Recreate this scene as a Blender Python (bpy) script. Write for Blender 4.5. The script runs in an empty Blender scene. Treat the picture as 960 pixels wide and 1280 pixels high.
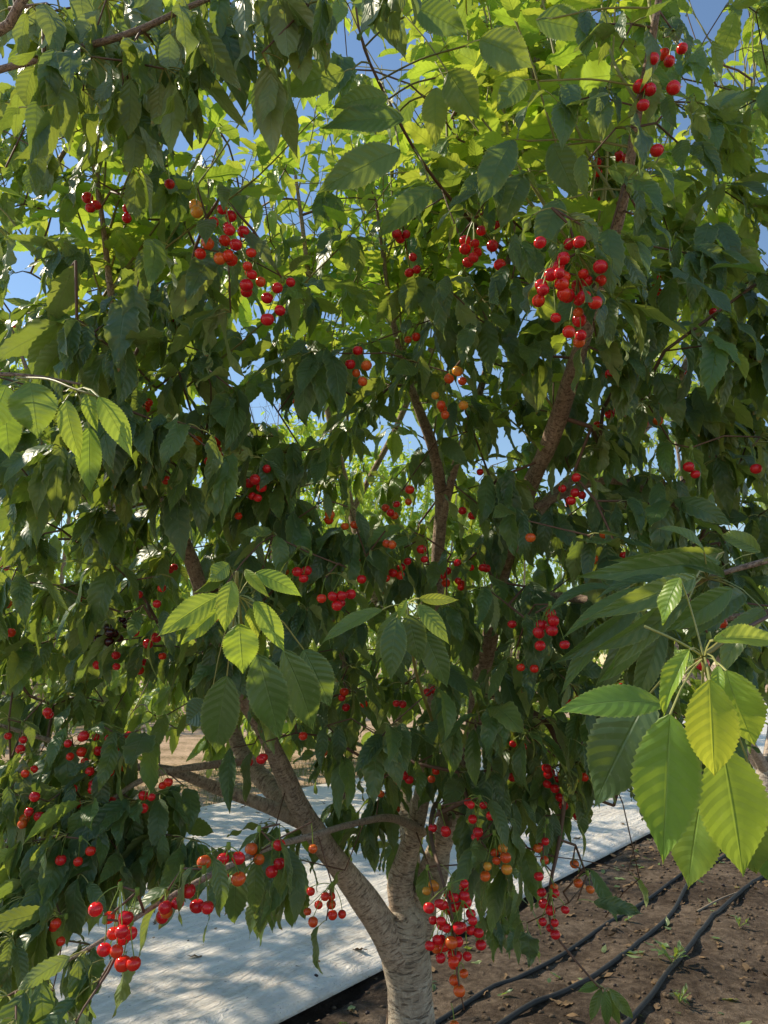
import bpy, math, random
import numpy as np
from mathutils import Vector, noise
random.seed(7); rng = np.random.default_rng(7)
R = math.radians
scene = bpy.context.scene
COL = scene.collection

# ------------------------------------------------------------------ camera
PITCH = R(11.6); CAM = np.array([0.0, 0.0, 1.5]); FPX = 26 / 36 * 1280
FWD = np.array([0, math.cos(PITCH), math.sin(PITCH)]); UPV = np.array([0, -math.sin(PITCH), math.cos(PITCH)])
cd = bpy.data.cameras.new('camera'); cam = bpy.data.objects.new('camera', cd); COL.objects.link(cam)
cam.location = CAM; cam.rotation_euler = (math.pi / 2 + PITCH, 0, 0)
cd.sensor_fit = 'VERTICAL'; cd.sensor_height = 36; cd.lens = 26; cd.clip_start = .05; cd.clip_end = 3000
scene.camera = cam

def P(px, py, d):
    return CAM + np.array([(px - 480) / FPX * d, 0, 0]) + FWD * d + UPV * (-(py - 640) / FPX * d)
def G(px, py, z=0.0):
    v = np.array([(px - 480) / FPX, 0, 0]) + FWD + UPV * (-(py - 640) / FPX)
    t = (z - CAM[2]) / v[2]
    return CAM + v * t
def proj(p):
    q = np.atleast_2d(p) - CAM
    d = q @ FWD; dd = np.where(np.abs(d) < 1e-3, 1e-3, d)
    return q[:, 0] / dd * FPX + 480, 640 - (q @ UPV) / dd * FPX, d

# ------------------------------------------------------------------ light
SUN_EL, SUN_AZ = 41.0, -66.0      # azimuth measured from +Y towards +X
w = bpy.data.worlds.new('World'); scene.world = w; w.use_nodes = True
nt = w.node_tree; bg = nt.nodes['Background']; sk = nt.nodes.new('ShaderNodeTexSky')
sk.sky_type = 'NISHITA'; sk.sun_disc = False; sk.sun_elevation = R(SUN_EL); sk.sun_rotation = R(SUN_AZ)
sk.air_density = 1.0; sk.air_density = 1.35; sk.dust_density = 0.0; sk.ozone_density = 3.2
nt.links.new(sk.outputs[0], bg.inputs[0]); bg.inputs[1].default_value = .15
ld = bpy.data.lights.new('sun', 'SUN'); ld.energy = 5.0; ld.angle = R(.5); ld.color = (1, .88, .68)
lo = bpy.data.objects.new('sun', ld); COL.objects.link(lo)
sd = Vector((math.sin(R(SUN_AZ)) * math.cos(R(SUN_EL)), math.cos(R(SUN_AZ)) * math.cos(R(SUN_EL)), math.sin(R(SUN_EL))))
lo.rotation_euler = sd.to_track_quat('Z', 'Y').to_euler(); lo.location = (4, 2, 8)
scene.view_settings.view_transform = 'Standard'; scene.view_settings.look = 'None'
scene.view_settings.exposure = 0; scene.view_settings.gamma = 1
cy = scene.cycles
cy.max_bounces = 10; cy.diffuse_bounces = 6; cy.glossy_bounces = 3; cy.transmission_bounces = 4; cy.use_denoising = True
cy.sample_clamp_indirect = 8

# ------------------------------------------------------------------ node helpers
def mat(name):
    m = bpy.data.materials.new(name); m.use_nodes = True
    t = m.node_tree; t.nodes.clear()
    return m, t, t.nodes.new('ShaderNodeOutputMaterial')
def N(t, kind, **kw):
    n = t.nodes.new('ShaderNode' + kind)
    for k, v in kw.items(): setattr(n, k, v)
    return n
def L(t, a, b): t.links.new(a, b)
def math_(t, op, a, b=None, c=None, clamp=False):
    n = N(t, 'Math', operation=op); n.use_clamp = clamp
    for i, v in enumerate((a, b, c)):
        if v is None: continue
        if isinstance(v, (int, float)): n.inputs[i].default_value = v
        else: L(t, v, n.inputs[i])
    return n.outputs[0]
def mix(t, f, a, b, mode='MIX'):
    n = N(t, 'Mix', data_type='RGBA', blend_type=mode)
    for i, v in ((0, f), (6, a), (7, b)):
        if isinstance(v, (int, float)): n.inputs[i].default_value = v
        elif isinstance(v, tuple): n.inputs[i].default_value = (*v, 1)
        else: L(t, v, n.inputs[i])
    return n.outputs[2]
def noise_(t, vec, scale, detail=4, rough=.55, dist=0):
    n = N(t, 'TexNoise'); n.inputs['Scale'].default_value = scale; n.inputs['Detail'].default_value = detail
    n.inputs['Roughness'].default_value = rough; n.inputs['Distortion'].default_value = dist
    if vec is not None: L(t, vec, n.inputs['Vector'])
    return n.outputs['Fac']
def ramp(t, f, stops):
    n = N(t, 'ValToRGB'); L(t, f, n.inputs[0]); e = n.color_ramp.elements
    while len(e) < len(stops): e.new(.5)
    for i, (p, c) in enumerate(stops):
        e[i].position = p; e[i].color = (*c, 1) if isinstance(c, tuple) else (c, c, c, 1)
    return n.outputs[0]
def mapping(t, vec, scale):
    n = N(t, 'Mapping'); L(t, vec, n.inputs[0]); n.inputs['Scale'].default_value = scale; return n.outputs[0]
def bump(t, h, strength, dist):
    n = N(t, 'Bump'); n.inputs['Strength'].default_value = strength; n.inputs['Distance'].default_value = dist
    L(t, h, n.inputs['Height']); return n.outputs[0]

# ------------------------------------------------------------------ materials
def leaf_material():
    m, t, out = mat('cherry leaf')
    uv = N(t, 'UVMap').outputs[0]; sx = N(t, 'SeparateXYZ'); L(t, uv, sx.inputs[0])
    at = N(t, 'Attribute', attribute_name='leafcol'); sc = N(t, 'SeparateColor'); L(t, at.outputs['Color'], sc.inputs[0])
    rnd, young, r2 = sc.outputs[0], sc.outputs[1], sc.outputs[2]
    geo = N(t, 'NewGeometry'); tc = N(t, 'TexCoord')
    au = math_(t, 'ABSOLUTE', math_(t, 'SUBTRACT', sx.outputs[0], .5)); nzw = noise_(t, tc.outputs['Object'], 25, 2)
    au2 = math_(t, 'MULTIPLY', au, 2)
    ph = math_(t, 'FRACT', math_(t, 'MULTIPLY', math_(t, 'SUBTRACT', sx.outputs[1], math_(t, 'ADD', math_(t, 'MULTIPLY', math_(t, 'POWER', au2, 1.35), .17), math_(t, 'MULTIPLY', nzw, .05))), 9.5))
    tri = math_(t, 'ABSOLUTE', math_(t, 'SUBTRACT', ph, .5))            # 0 = on a lateral vein
    vein = math_(t, 'SUBTRACT', 1, math_(t, 'MULTIPLY', tri, 9, clamp=True), clamp=True)
    rib = math_(t, 'SUBTRACT', 1, math_(t, 'MULTIPLY', au2, 18, clamp=True), clamp=True)
    allv = math_(t, 'MAXIMUM', math_(t, 'MULTIPLY', vein, .45), rib)
    nz = noise_(t, tc.outputs['Object'], 9, 3)
    nf = noise_(t, tc.outputs['Object'], 60, 3)
    dark = mix(t, rnd, (.022, .068, .048), (.070, .140, .052))
    dark = mix(t, math_(t, 'MULTIPLY', nz, .6), dark, (.095, .165, .058))
    yg = mix(t, r2, (.34, .62, .05), (.62, .72, .07))
    # young leaves: greener along the rib, yellower to the margin
    yg = mix(t, math_(t, 'MULTIPLY', math_(t, 'SUBTRACT', 1, au2, clamp=True), math_(t, 'ADD', .25, math_(t, 'MULTIPLY', nf, .6))), yg, (.16, .42, .12))
    mot = ramp(t, noise_(t, tc.outputs['Object'], 38, 4, .65), [(.40, 0.0), (.62, 1.0)])
    yg = mix(t, math_(t, 'MULTIPLY', mot, .45), yg, (.13, .34, .07))
    front = mix(t, young, dark, yg)
    front = mix(t, math_(t, 'MULTIPLY', allv, .45), front, mix(t, young, (.18, .26, .10), (.38, .54, .14)))
    back = mix(t, young, mix(t, rnd, (.20, .26, .11), (.28, .34, .15)), yg)
    back = mix(t, math_(t, 'MULTIPLY', allv, .5), back, (.30, .38, .16))
    # brown tips and specks on a few leaves
    rim = ramp(t, au2, [(.86, 0.0), (.97, 1.0)])
    front = mix(t, math_(t, 'MULTIPLY', rim, .55), front, mix(t, young, (.27, .33, .13), (.50, .58, .14)))  # light caught by the margin, painted in as a paler rim
    spot = math_(t, 'MULTIPLY', math_(t, 'GREATER_THAN', sx.outputs[1], math_(t, 'ADD', .93, math_(t, 'MULTIPLY', nf, .05))), math_(t, 'GREATER_THAN', r2, .55))
    base = mix(t, geo.outputs['Backfacing'], front, back)
    base = mix(t, math_(t, 'MULTIPLY', spot, .8), base, (.28, .12, .035))
    blot = ramp(t, noise_(t, tc.outputs['Object'], 52, 3, .6), [(.70, 0.0), (.73, 1.0)])
    base = mix(t, math_(t, 'MULTIPLY', blot, math_(t, 'ADD', .25, math_(t, 'MULTIPLY', young, .6))), base, (.24, .13, .04))
    dust = math_(t, 'MULTIPLY', math_(t, 'SUBTRACT', noise_(t, tc.outputs['Object'], 140, 2), .62, clamp=True), 2.2, clamp=True)
    base = mix(t, dust, base, (.34, .38, .27))
    p = N(t, 'BsdfPrincipled'); L(t, base, p.inputs['Base Color'])
    L(t, math_(t, 'ADD', math_(t, 'MULTIPLY', nz, .24), .27), p.inputs['Roughness']); p.inputs['Specular IOR Level'].default_value = .6
    h = math_(t, 'ADD', math_(t, 'MULTIPLY', tri, math_(t, 'SUBTRACT', 1.35, math_(t, 'MULTIPLY', young, .85))), math_(t, 'MULTIPLY', nf, .5))
    h = math_(t, 'SUBTRACT', h, math_(t, 'MULTIPLY', rib, .8))
    b = bump(t, h, .55, .0022); L(t, b, p.inputs['Normal'])
    tr = N(t, 'BsdfTranslucent')
    tcx = mix(t, young, mix(t, r2, (.40, .58, .06), (.62, .72, .09)), mix(t, r2, (.55, .78, .06), (.85, .88, .08)))
    tcx = mix(t, math_(t, 'MULTIPLY', allv, .35), tcx, (.16, .28, .02))
    L(t, tcx, tr.inputs[0]); L(t, b, tr.inputs['Normal'])
    ms = N(t, 'MixShader'); L(t, math_(t, 'ADD', .25, math_(t, 'MULTIPLY', young, .30)), ms.inputs[0])
    L(t, p.outputs[0], ms.inputs[1]); L(t, tr.outputs[0], ms.inputs[2]); L(t, ms.outputs[0], out.inputs[0])
    return m
def bark_material(name, c0, c1, c2, sc=1.0, bs=.006):
    m, t, out = mat(name)
    uv = N(t, 'UVMap').outputs[0]; tc = N(t, 'TexCoord').outputs['Object']
    len_ = noise_(t, mapping(t, uv, (26 * sc, 90 * sc, 1)), 1, 6, .7, .9)
    crack = noise_(t, mapping(t, uv, (40 * sc, 22 * sc, 1)), 1, 7, .75)
    big = noise_(t, tc, 7, 5, .65); grain = noise_(t, tc, 130, 5, .7)
    f = math_(t, 'ADD', math_(t, 'MULTIPLY', len_, .5), math_(t, 'MULTIPLY', crack, .5))
    c = ramp(t, f, [(.41, c0), (.5, c1), (.59, c2)])
    c = mix(t, math_(t, 'MULTIPLY', ramp(t, big, [(.42, 0.0), (.62, 1.0)]), .55), c, c0)
    c = mix(t, math_(t, 'MULTIPLY', ramp(t, grain, [(.45, 0.0), (.7, 1.0)]), .35), c, c2)
    slit = ramp(t, noise_(t, mapping(t, uv, (24 * sc, 150 * sc, 1)), 1, 3, .5, .8), [(.57, 0.0), (.64, 1.0)])
    sz = N(t, 'SeparateXYZ'); L(t, tc, sz.inputs[0])
    c = mix(t, ramp(t, math_(t, 'MULTIPLY', sz.outputs[2], .5), [(.5, .55), (.75, 0.0)]), c, ramp(t, f, [(.38, (.42, .33, .26)), (.5, (.70, .59, .47)), (.58, (.84, .75, .62))]))
    c = mix(t, math_(t, 'MULTIPLY', slit, .5), c, tuple(x * .4 for x in c0))
    p = N(t, 'BsdfPrincipled'); L(t, c, p.inputs['Base Color']); p.inputs['Roughness'].default_value = .8
    p.inputs['Specular IOR Level'].default_value = .25
    h = math_(t, 'SUBTRACT', math_(t, 'ADD', math_(t, 'ADD', f, math_(t, 'MULTIPLY', grain, .25)), math_(t, 'MULTIPLY', big, .6)), math_(t, 'MULTIPLY', slit, .35))
    L(t, bump(t, h, 1.0, bs), p.inputs['Normal']); L(t, p.outputs[0], out.inputs[0])
    return m
def simple(name, col, rough=.6, nscale=60, var=.25, bs=.001, spec=.4, metal=0, sss=0):
    m, t, out = mat(name); tc = N(t, 'TexCoord').outputs['Object']
    n1 = noise_(t, tc, nscale, 4)
    p = N(t, 'BsdfPrincipled'); L(t, mix(t, n1, tuple(x * (1 - var) for x in col), tuple(min(1, x * (1 + var)) for x in col)), p.inputs['Base Color'])
    p.inputs['Roughness'].default_value = rough; p.inputs['Specular IOR Level'].default_value = spec; p.inputs['Metallic'].default_value = metal
    L(t, bump(t, n1, .5, bs), p.inputs['Normal']); L(t, p.outputs[0], out.inputs[0]); return m
def cherry_material(name, a, b, c):
    m, t, out = mat(name); tc = N(t, 'TexCoord').outputs['Object']; oi = N(t, 'ObjectInfo').outputs['Random']
    n1 = noise_(t, tc, 55, 2, .5); n2 = noise_(t, tc, 900, 2, .5)
    col = mix(t, ramp(t, math_(t, 'ADD', math_(t, 'MULTIPLY', n1, .7), math_(t, 'MULTIPLY', oi, .3)), [(.30, 0.0), (.72, 1.0)]), a, b)
    col = mix(t, math_(t, 'MULTIPLY', math_(t, 'GREATER_THAN', n2, .66), .35), col, c)
    p = N(t, 'BsdfPrincipled'); L(t, col, p.inputs['Base Color']); p.inputs['Roughness'].default_value = .16
    p.inputs['Specular IOR Level'].default_value = .6
    p.inputs['Subsurface Weight'].default_value = .25; p.inputs['Subsurface Radius'].default_value = (1, .12, .05); p.inputs['Subsurface Scale'].default_value = .006
    L(t, p.outputs[0], out.inputs[0]); return m
M_LEAF = leaf_material()
M_BARK = bark_material('trunk bark', (.42, .33, .26), (.70, .59, .47), (.84, .75, .62), .6, .028)
M_LIMB = bark_material('limb bark', (.27, .185, .14), (.52, .37, .28), (.70, .54, .42), 1.4, .010)
M_TWIG = simple('twig bark', (.15, .085, .055), .6, 90, .4)
M_GTWIG = simple('green shoot', (.26, .24, .07), .5, 60, .4)
M_PET = simple('petiole', (.42, .42, .14), .45, 30, .35)
M_STALK = simple('cherry stalk', (.22, .33, .06), .4, 60, .3)
CH = {'r': cherry_material('ripe cherry', (.88, .022, .028), (.62, .006, .018), (.9, .25, .15)),
      'b': cherry_material('bright cherry', (.90, .06, .015), (.78, .015, .015), (.9, .3, .1)),
      'o': cherry_material('orange cherry', (.85, .19, .025), (.74, .06, .015), (.9, .5, .2)),
      'y': cherry_material('yellow cherry', (.86, .42, .05), (.85, .25, .03), (.9, .6, .2)),
      'd': cherry_material('dark cherry', (.050, .004, .008), (.022, .002, .005), (.1, .02, .02))}

# ------------------------------------------------------------------ mesh helpers
def nrm(v):
    v = np.asarray(v, float); return v / np.maximum(np.linalg.norm(v, axis=-1, keepdims=True), 1e-9)
def build(name, V, F, UV=None, mats=(), midx=None, parent=None, colattr=None, smooth=True):
    """V (n,3); F (m,4) int quads (or list of polys); UV per vertex (n,2)"""
    me = bpy.data.meshes.new(name)
    V = np.asarray(V, np.float32); F = np.asarray(F, np.int32)
    k = F.shape[1]
    me.vertices.add(len(V)); me.vertices.foreach_set('co', V.ravel())
    me.loops.add(F.size); me.loops.foreach_set('vertex_index', F.ravel())
    me.polygons.add(len(F)); me.polygons.foreach_set('loop_start', np.arange(0, F.size, k, dtype=np.int32))
    if smooth: me.polygons.foreach_set('use_smooth', np.ones(len(F), bool))
    for m in mats: me.materials.append(m)
    if midx is not None: me.polygons.foreach_set('material_index', np.asarray(midx, np.int32))
    if UV is not None:
        l = me.uv_layers.new(name='UVMap'); l.data.foreach_set('uv', np.asarray(UV, np.float32)[F.ravel()].ravel())
    if colattr is not None:
        a = me.attributes.new('leafcol', 'FLOAT_COLOR', 'POINT'); a.data.foreach_set('color', np.asarray(colattr, np.float32).ravel())
    me.update(calc_edges=True)
    o = bpy.data.objects.new(name, me); COL.objects.link(o)
    if parent is not None: o.parent = parent; 
    return o
def crom(pts, step):
    """Catmull-Rom through rows of pts (any number of columns; first three are the position)"""
    pts = np.asarray(pts, float); Q = np.vstack([2 * pts[0] - pts[1], pts, 2 * pts[-1] - pts[-2]]); out = []
    for i in range(1, len(Q) - 2):
        n = max(2, int(np.linalg.norm(Q[i + 1, :3] - Q[i, :3]) / step))
        for k in range(n):
            u = k / n; a, b, c, d = Q[i - 1], Q[i], Q[i + 1], Q[i + 2]
            out.append(.5 * (2 * b + (c - a) * u + (2 * a - 5 * b + 4 * c - d) * u * u + (3 * b - a - 3 * c + d) * u ** 3))
    out.append(Q[-2]); return np.array(out)
class Tubes:
    def __init__(s): s.V = []; s.F = []; s.UV = []; s.n = 0
    def add(s, pts, rad, sides=8, rough=0.0, cap=True):
        pts = np.asarray(pts, float); rad = np.broadcast_to(np.asarray(rad, float), (len(pts),)).copy(); n = len(pts)
        T = nrm(np.gradient(pts, axis=0)); a = np.array([1., 0, 0]) if abs(T[0, 0]) < .8 else np.array([0., 1, 0])
        u = nrm(np.cross(T[0], a)); us = []
        for i in range(n):
            u = nrm(u - T[i] * (u @ T[i])); us.append(u)
        us = np.array(us); vs = np.cross(T, us)
        if cap:   # rounded closed tip
            pts = np.vstack([pts, pts[-1] + T[-1] * rad[-1] * .8]); rad = np.append(rad, rad[-1] * .05); us = np.vstack([us, us[-1]]); vs = np.vstack([vs, vs[-1]]); n += 1
        th = np.linspace(0, 2 * math.pi, sides + 1)
        ring = np.cos(th)[None, :, None] * us[:, None, :] + np.sin(th)[None, :, None] * vs[:, None, :]
        rr = np.repeat(rad[:, None], sides + 1, 1)
        if rough:
            for i in range(n):
                for j in range(sides):
                    q = pts[i] + ring[i, j] * rad[i]
                    k = noise.noise(Vector(q * 9)) * .8 + noise.noise(Vector(q * 28)) * .35 + noise.noise(Vector(q * 70)) * .14
                    rr[i, j] *= 1 + rough * k
                rr[i, sides] = rr[i, 0]
        V = pts[:, None, :] + ring * rr[:, :, None]
        d = np.concatenate([[0], np.cumsum(np.linalg.norm(np.diff(pts, axis=0), axis=1))])
        UV = np.stack([np.repeat((th / (2 * math.pi))[None] * max(.15, rad[0] * 6), n, 0), np.repeat(d[:, None], sides + 1, 1)], -1)
        i = np.arange(n - 1)[:, None] * (sides + 1) + np.arange(sides)[None]
        F = np.stack([i, i + 1, i + sides + 2, i + sides + 1], -1).reshape(-1, 4) + s.n
        s.V.append(V.reshape(-1, 3)); s.UV.append(UV.reshape(-1, 2)); s.F.append(F); s.n += n * (sides + 1)
    def build(s, name, m, parent=None):
        return build(name, np.vstack(s.V), np.vstack(s.F), np.vstack(s.UV), [m], parent=parent)

# ---- leaves: every leaf is a curved, folded, toothed blade on a petiole
class Leaves:
    def __init__(s): s.r = []
    def add(s, spur, base, d, n, Ln, W, bend, fold, young, rnd=None, r2=None):
        s.r.append((*spur, *base, *d, *n, Ln, W, bend, fold, young, random.random() if rnd is None else rnd, random.random() if r2 is None else r2))
    def build(s, name, parent=None, nt=12, half=2, serr=.05, petiole=True, keep=None, origin=None, wood=(), wmats=()):
        if not s.r: return None
        A = np.array(s.r)
        if keep is not None:
            A = A[keep(A)]
            if not len(A): return None
        K = len(A); org = np.zeros(3) if origin is None else np.asarray(origin)
        sp, b, d, n = A[:, 0:3], A[:, 3:6], nrm(A[:, 6:9]), A[:, 9:12]
        Ln, W, bend, fold, young, rnd, r2 = A[:, 12:19].T
        n = nrm(n - d * np.sum(n * d, 1, keepdims=True)); side = np.cross(d, n)
        t = np.linspace(0, 1, nt + 1); th = bend[:, None] * t[None]
        bb = np.where(np.abs(bend) < 1e-3, 1e-3, bend)[:, None]
        C = b[:, None] + Ln[:, None, None] * (np.sin(th)[..., None] / bb[..., None] * d[:, None] - ((1 - np.cos(th)) / bb)[..., None] * n[:, None])
        NN = np.cos(th)[..., None] * n[:, None] + np.sin(th)[..., None] * d[:, None]
        prof = t ** .62 * (1 - t ** 2.0) ** 1.48; prof = prof / prof.max(); prof[0] = .05; prof[-1] = .012
        um = np.linspace(-1, 1, 2 * half + 1); nu = len(um)
        w = (W[:, None] * .5 * prof[None])[:, :, None] * np.ones(nu)[None, None]
        if serr:
            tooth = np.ones(nt + 1); tooth[1:-1:2] -= serr * 1.6
            w[:, :, 0] *= tooth; w[:, :, -1] *= tooth
        ph = rng.uniform(0, 6.28, (K, 1)); amp = rng.uniform(.03, .15, (K, 1)) * W[:, None] * (.4 if nt > 40 else 1); fr = rng.uniform(1.2, 3.2, (K, 1))
        rip = amp * np.sin(fr * 6.28 * t[None] + ph)
        ripb = amp * np.sin(fr * 5.1 * t[None] + ph * 2 + 1)
        cf, sf = np.cos(fold)[:, None, None], np.sin(fold)[:, None, None]
        off_s = um[None, None] * w * cf
        edge = np.abs(um) ** 1.4
        rr = np.where(um[None, None] > 0, rip[..., None], ripb[..., None]) * edge * (prof[None, :, None] > .02)
        off_n = np.abs(um)[None, None] * w * sf - (um ** 2)[None, None] * w * .12 + rr
        V = C[:, :, None] + off_s[..., None] * side[:, None, None] + off_n[..., None] * NN[:, :, None]
        UV = np.stack(np.broadcast_arrays(((um + 1) / 2)[None, None], t[None, :, None], ), -1) + np.zeros((K, nt + 1, nu, 1))
        i = np.arange(nt)[:, None] * nu + np.arange(nu - 1)[None]
        F1 = np.stack([i, i + 1, i + nu + 1, i + nu], -1).reshape(-1, 4)
        nv = (nt + 1) * nu
        F = (F1[None] + (np.arange(K) * nv)[:, None, None]).reshape(-1, 4)
        V = V.reshape(-1, 3); UV = UV.reshape(-1, 2)
        col = np.repeat(np.stack([rnd, young, r2, np.ones(K)], 1), nv, 0); mi = np.zeros(len(F), int)
        if petiole:
            tt = np.linspace(0, 1, 4)[None, :, None]
            mid = (sp + b) / 2 + np.array([0, 0, 1]) * np.linalg.norm(b - sp, axis=1, keepdims=True) * .18 - d * .0
            Q = (1 - tt) ** 2 * sp[:, None] + 2 * tt * (1 - tt) * mid[:, None] + tt ** 2 * b[:, None]
            a3 = np.array([0, 2.094, 4.189, 6.283]); r = .0014
            ring = np.cos(a3)[None, None, :, None] * side[:, None, None] * r + np.sin(a3)[None, None, :, None] * n[:, None, None] * r
            PV = (Q[:, :, None] + ring).reshape(-1, 3)
            j = np.arange(3)[:, None] * 4 + np.arange(3)[None]
            G1 = np.stack([j, j + 1, j + 5, j + 4], -1).reshape(-1, 4)
            PF = (G1[None] + (np.arange(K) * 16)[:, None, None]).reshape(-1, 4) + len(V)
            V = np.vstack([V, PV]); UV = np.vstack([UV, np.zeros((len(PV), 2))]); F = np.vstack([F, PF]); mi = np.append(mi, np.ones(len(PF), int))
            col = np.vstack([col, np.repeat(np.stack([rnd, young, r2, np.ones(K)], 1), 16, 0)])
        ms = [M_LEAF, M_PET]
        for w_, wm in zip(wood, wmats):
            if not w_.V: continue
            wv = np.vstack(w_.V); F = np.vstack([F, np.vstack(w_.F) + len(V)]); V = np.vstack([V, wv]); UV = np.vstack([UV, np.vstack(w_.UV)])
            col = np.vstack([col, np.zeros((len(wv), 4))]); mi = np.append(mi, np.full(len(F) - len(mi), len(ms))); ms.append(wm)
        return build(name, V - org, F, UV, ms, mi, parent, col)

UP = np.array([0., 0, 1])
def rosette(LV, pos, out, n, Lm, young=0.0, droop=1.0, spread=1.0):
    """a fruiting spur: leaves on petioles around one point, drooping"""
    out = np.array([out[0], out[1], 0.]); out = out / (np.linalg.norm(out) + 1e-6)
    base_az = math.atan2(out[1], out[0])
    for k in range(n):
        az = base_az + random.gauss(0, 1.05) * spread
        h = np.array([math.cos(az), math.sin(az), 0])
        pl = random.uniform(.018, .040)
        pd = nrm(h * random.uniform(.6, 1) + UP * random.uniform(-.5, .35) * (1 if droop > .4 else 0.4) + rng.normal(0, .15, 3))
        base = pos + pd * pl
        dz = droop * random.uniform(.05, 1.75)
        d = nrm(h * random.uniform(.45, .9) - UP * dz + rng.normal(0, .18, 3) + UP * (.35 if droop < .4 else 0))
        nn = nrm(h * max(.2, dz) + UP * .7 + rng.normal(0, .38, 3))
        Ln = Lm * random.uniform(.62, 1.18)
        LV.add(pos, base, d, nn, Ln, Ln * random.uniform(.32, .44), random.uniform(.15, 1.2), random.uniform(.08, .48), min(1, max(0, young + random.gauss(0, .07))))
def shoot(LV, TB, base, direction, length, young, Lm=.10, rad=.0035, sp=.045):
    """a season's shoot: leaves alternate along it"""
    pts = [np.array(base, float)]; d = nrm(direction); k = int(length / .05) + 2
    for i in range(k):
        d = nrm(d + rng.normal(0, .05, 3) + UP * .02); pts.append(pts[-1] + d * .05)
    pts = np.array(pts); TB.add(pts, np.linspace(rad, .0012, len(pts)), 5)
    az = random.uniform(0, 6.28); s = .05; tot = (len(pts) - 1) * .05
    while s < tot:
        i = min(int(s / .05), len(pts) - 2); q = pts[i] + (pts[i + 1] - pts[i]) * ((s / .05) % 1)
        az += 2.4; h = np.array([math.cos(az), math.sin(az), 0]); f = s / tot
        dd = nrm(h * .9 + UP * random.uniform(-.35, .45) + d * .2 * f); b = q + nrm(h + UP * .5) * random.uniform(.015, .03)
        Ln = Lm * random.uniform(.75, 1.15) * (1 - .55 * max(0, f - .6) / .4)
        LV.add(q, b, dd, UP + rng.normal(0, .35, 3), Ln, Ln * random.uniform(.36, .46), random.uniform(.1, .8), random.uniform(.15, .5), min(1, max(0, young + .35 * f + random.gauss(0, .1))))
        s += sp * random.uniform(.8, 1.25)

# ---- growth: spur points are joined to the nearest wood so that twigs branch on their own
class Grow:
    def __init__(s): s.pos = np.zeros((0, 3)); s.par = []; s.limb = []; s.edges = []
    def seed(s, pts, limb):
        s.pos = np.vstack([s.pos, pts]); s.par += [-1] * len(pts); s.limb += [limb] * len(pts)
    def grow(s, targets, seg=.07, maxlen=9.):
        T = [np.array(t, float) for t in targets]
        if not T: return []
        TT = np.array(T); dist = np.array([np.min(np.linalg.norm(s.pos - q, axis=1)) for q in TT]); ends = [None] * len(T)
        for i in np.argsort(dist):
            q = TT[i]; dd = np.linalg.norm(s.pos - q, axis=1) + .35 * np.maximum(0, s.pos[:, 2] - q[2] - .25) * 0
            k = int(np.argmin(dd)); D = np.linalg.norm(s.pos[k] - q)
            if D > maxlen: continue
            n = max(1, int(D / seg)); a = s.pos[k]; path = [a]; idx = [k]
            bow = UP * D * random.uniform(.02, .16) + rng.normal(0, .035, 3) * D
            for j in range(1, n + 1):
                u = j / n; path.append(a + (q - a) * u + bow * 4 * u * (1 - u) * .9)
            newp = np.array(path[1:]); b0 = len(s.pos)
            s.pos = np.vstack([s.pos, newp])
            for j in range(n):
                s.par.append(k if j == 0 else b0 + j - 1); s.limb.append(s.limb[k])
            s.edges.append((k, list(range(b0, b0 + n)))); ends[i] = b0 + n - 1
        return ends
    def radii(s):
        w = np.zeros(len(s.pos)); leafy = np.ones(len(s.pos), bool)
        for i, p in enumerate(s.par):
            if p >= 0: leafy[p] = False
        w[leafy] = 1
        for i in range(len(s.pos) - 1, -1, -1):
            if s.par[i] >= 0: w[s.par[i]] += w[i]
        return .0016 * np.sqrt(np.maximum(w, 1)) + .0004

def tag(o, label=None, cat=None, group=None, kind=None):
    if label: o['label'] = label
    if cat: o['category'] = cat
    if group: o['group'] = group
    if kind: o['kind'] = kind
    return o
def empty(name, loc=(0, 0, 0)):
    o = bpy.data.objects.new(name, None); COL.objects.link(o); o.location = loc; o.empty_display_size = .2; return o

# ================================================================== SETTING
E0 = G(355, 1280); E1 = G(810, 1045)
DR = nrm((E1 - E0)[:2]); NR = np.array([DR[1], -DR[0]])          # row direction, and right-hand normal
def W2(s, p, z=0.0): q = E0[:2] + DR * s + NR * p; return np.array([q[0], q[1], z])
def fbm(x, y, z=0., o=4, sc=1.):
    v = 0; a = 1
    for k in range(o): v += a * noise.noise(Vector((x * sc, y * sc, z + k * 7.3))); sc *= 2.1; a *= .5
    return v
def ground_h(s, p):
    q = W2(s, p)
    h = .030 * fbm(q[0], q[1], 0, 3, 1.3) + .016 * fbm(q[0], q[1], 5, 4, 6)
    h += .04 * math.exp(-((p - 1.0) / .8) ** 2)                  # low berm along the tree row
    h -= .028 * math.exp(-((p - .02) / .05) ** 2)                # furrow along the sheet's edge
    if -4.2 < p < -.03: h = min(h, 0.0) - .015
    return h
def strip(name, ss, pps, hf, m):
    V = []; UV = []
    for s in ss:
        for p in pps:
            V.append(W2(s, p, hf(s, p))); UV.append((s, p))
    n = len(pps); i = np.arange(len(ss) - 1)[:, None] * n + np.arange(n - 1)[None]
    F = np.stack([i, i + n, i + n + 1, i + 1], -1).reshape(-1, 4)
    return build(name, V, F, UV, [m])
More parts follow.
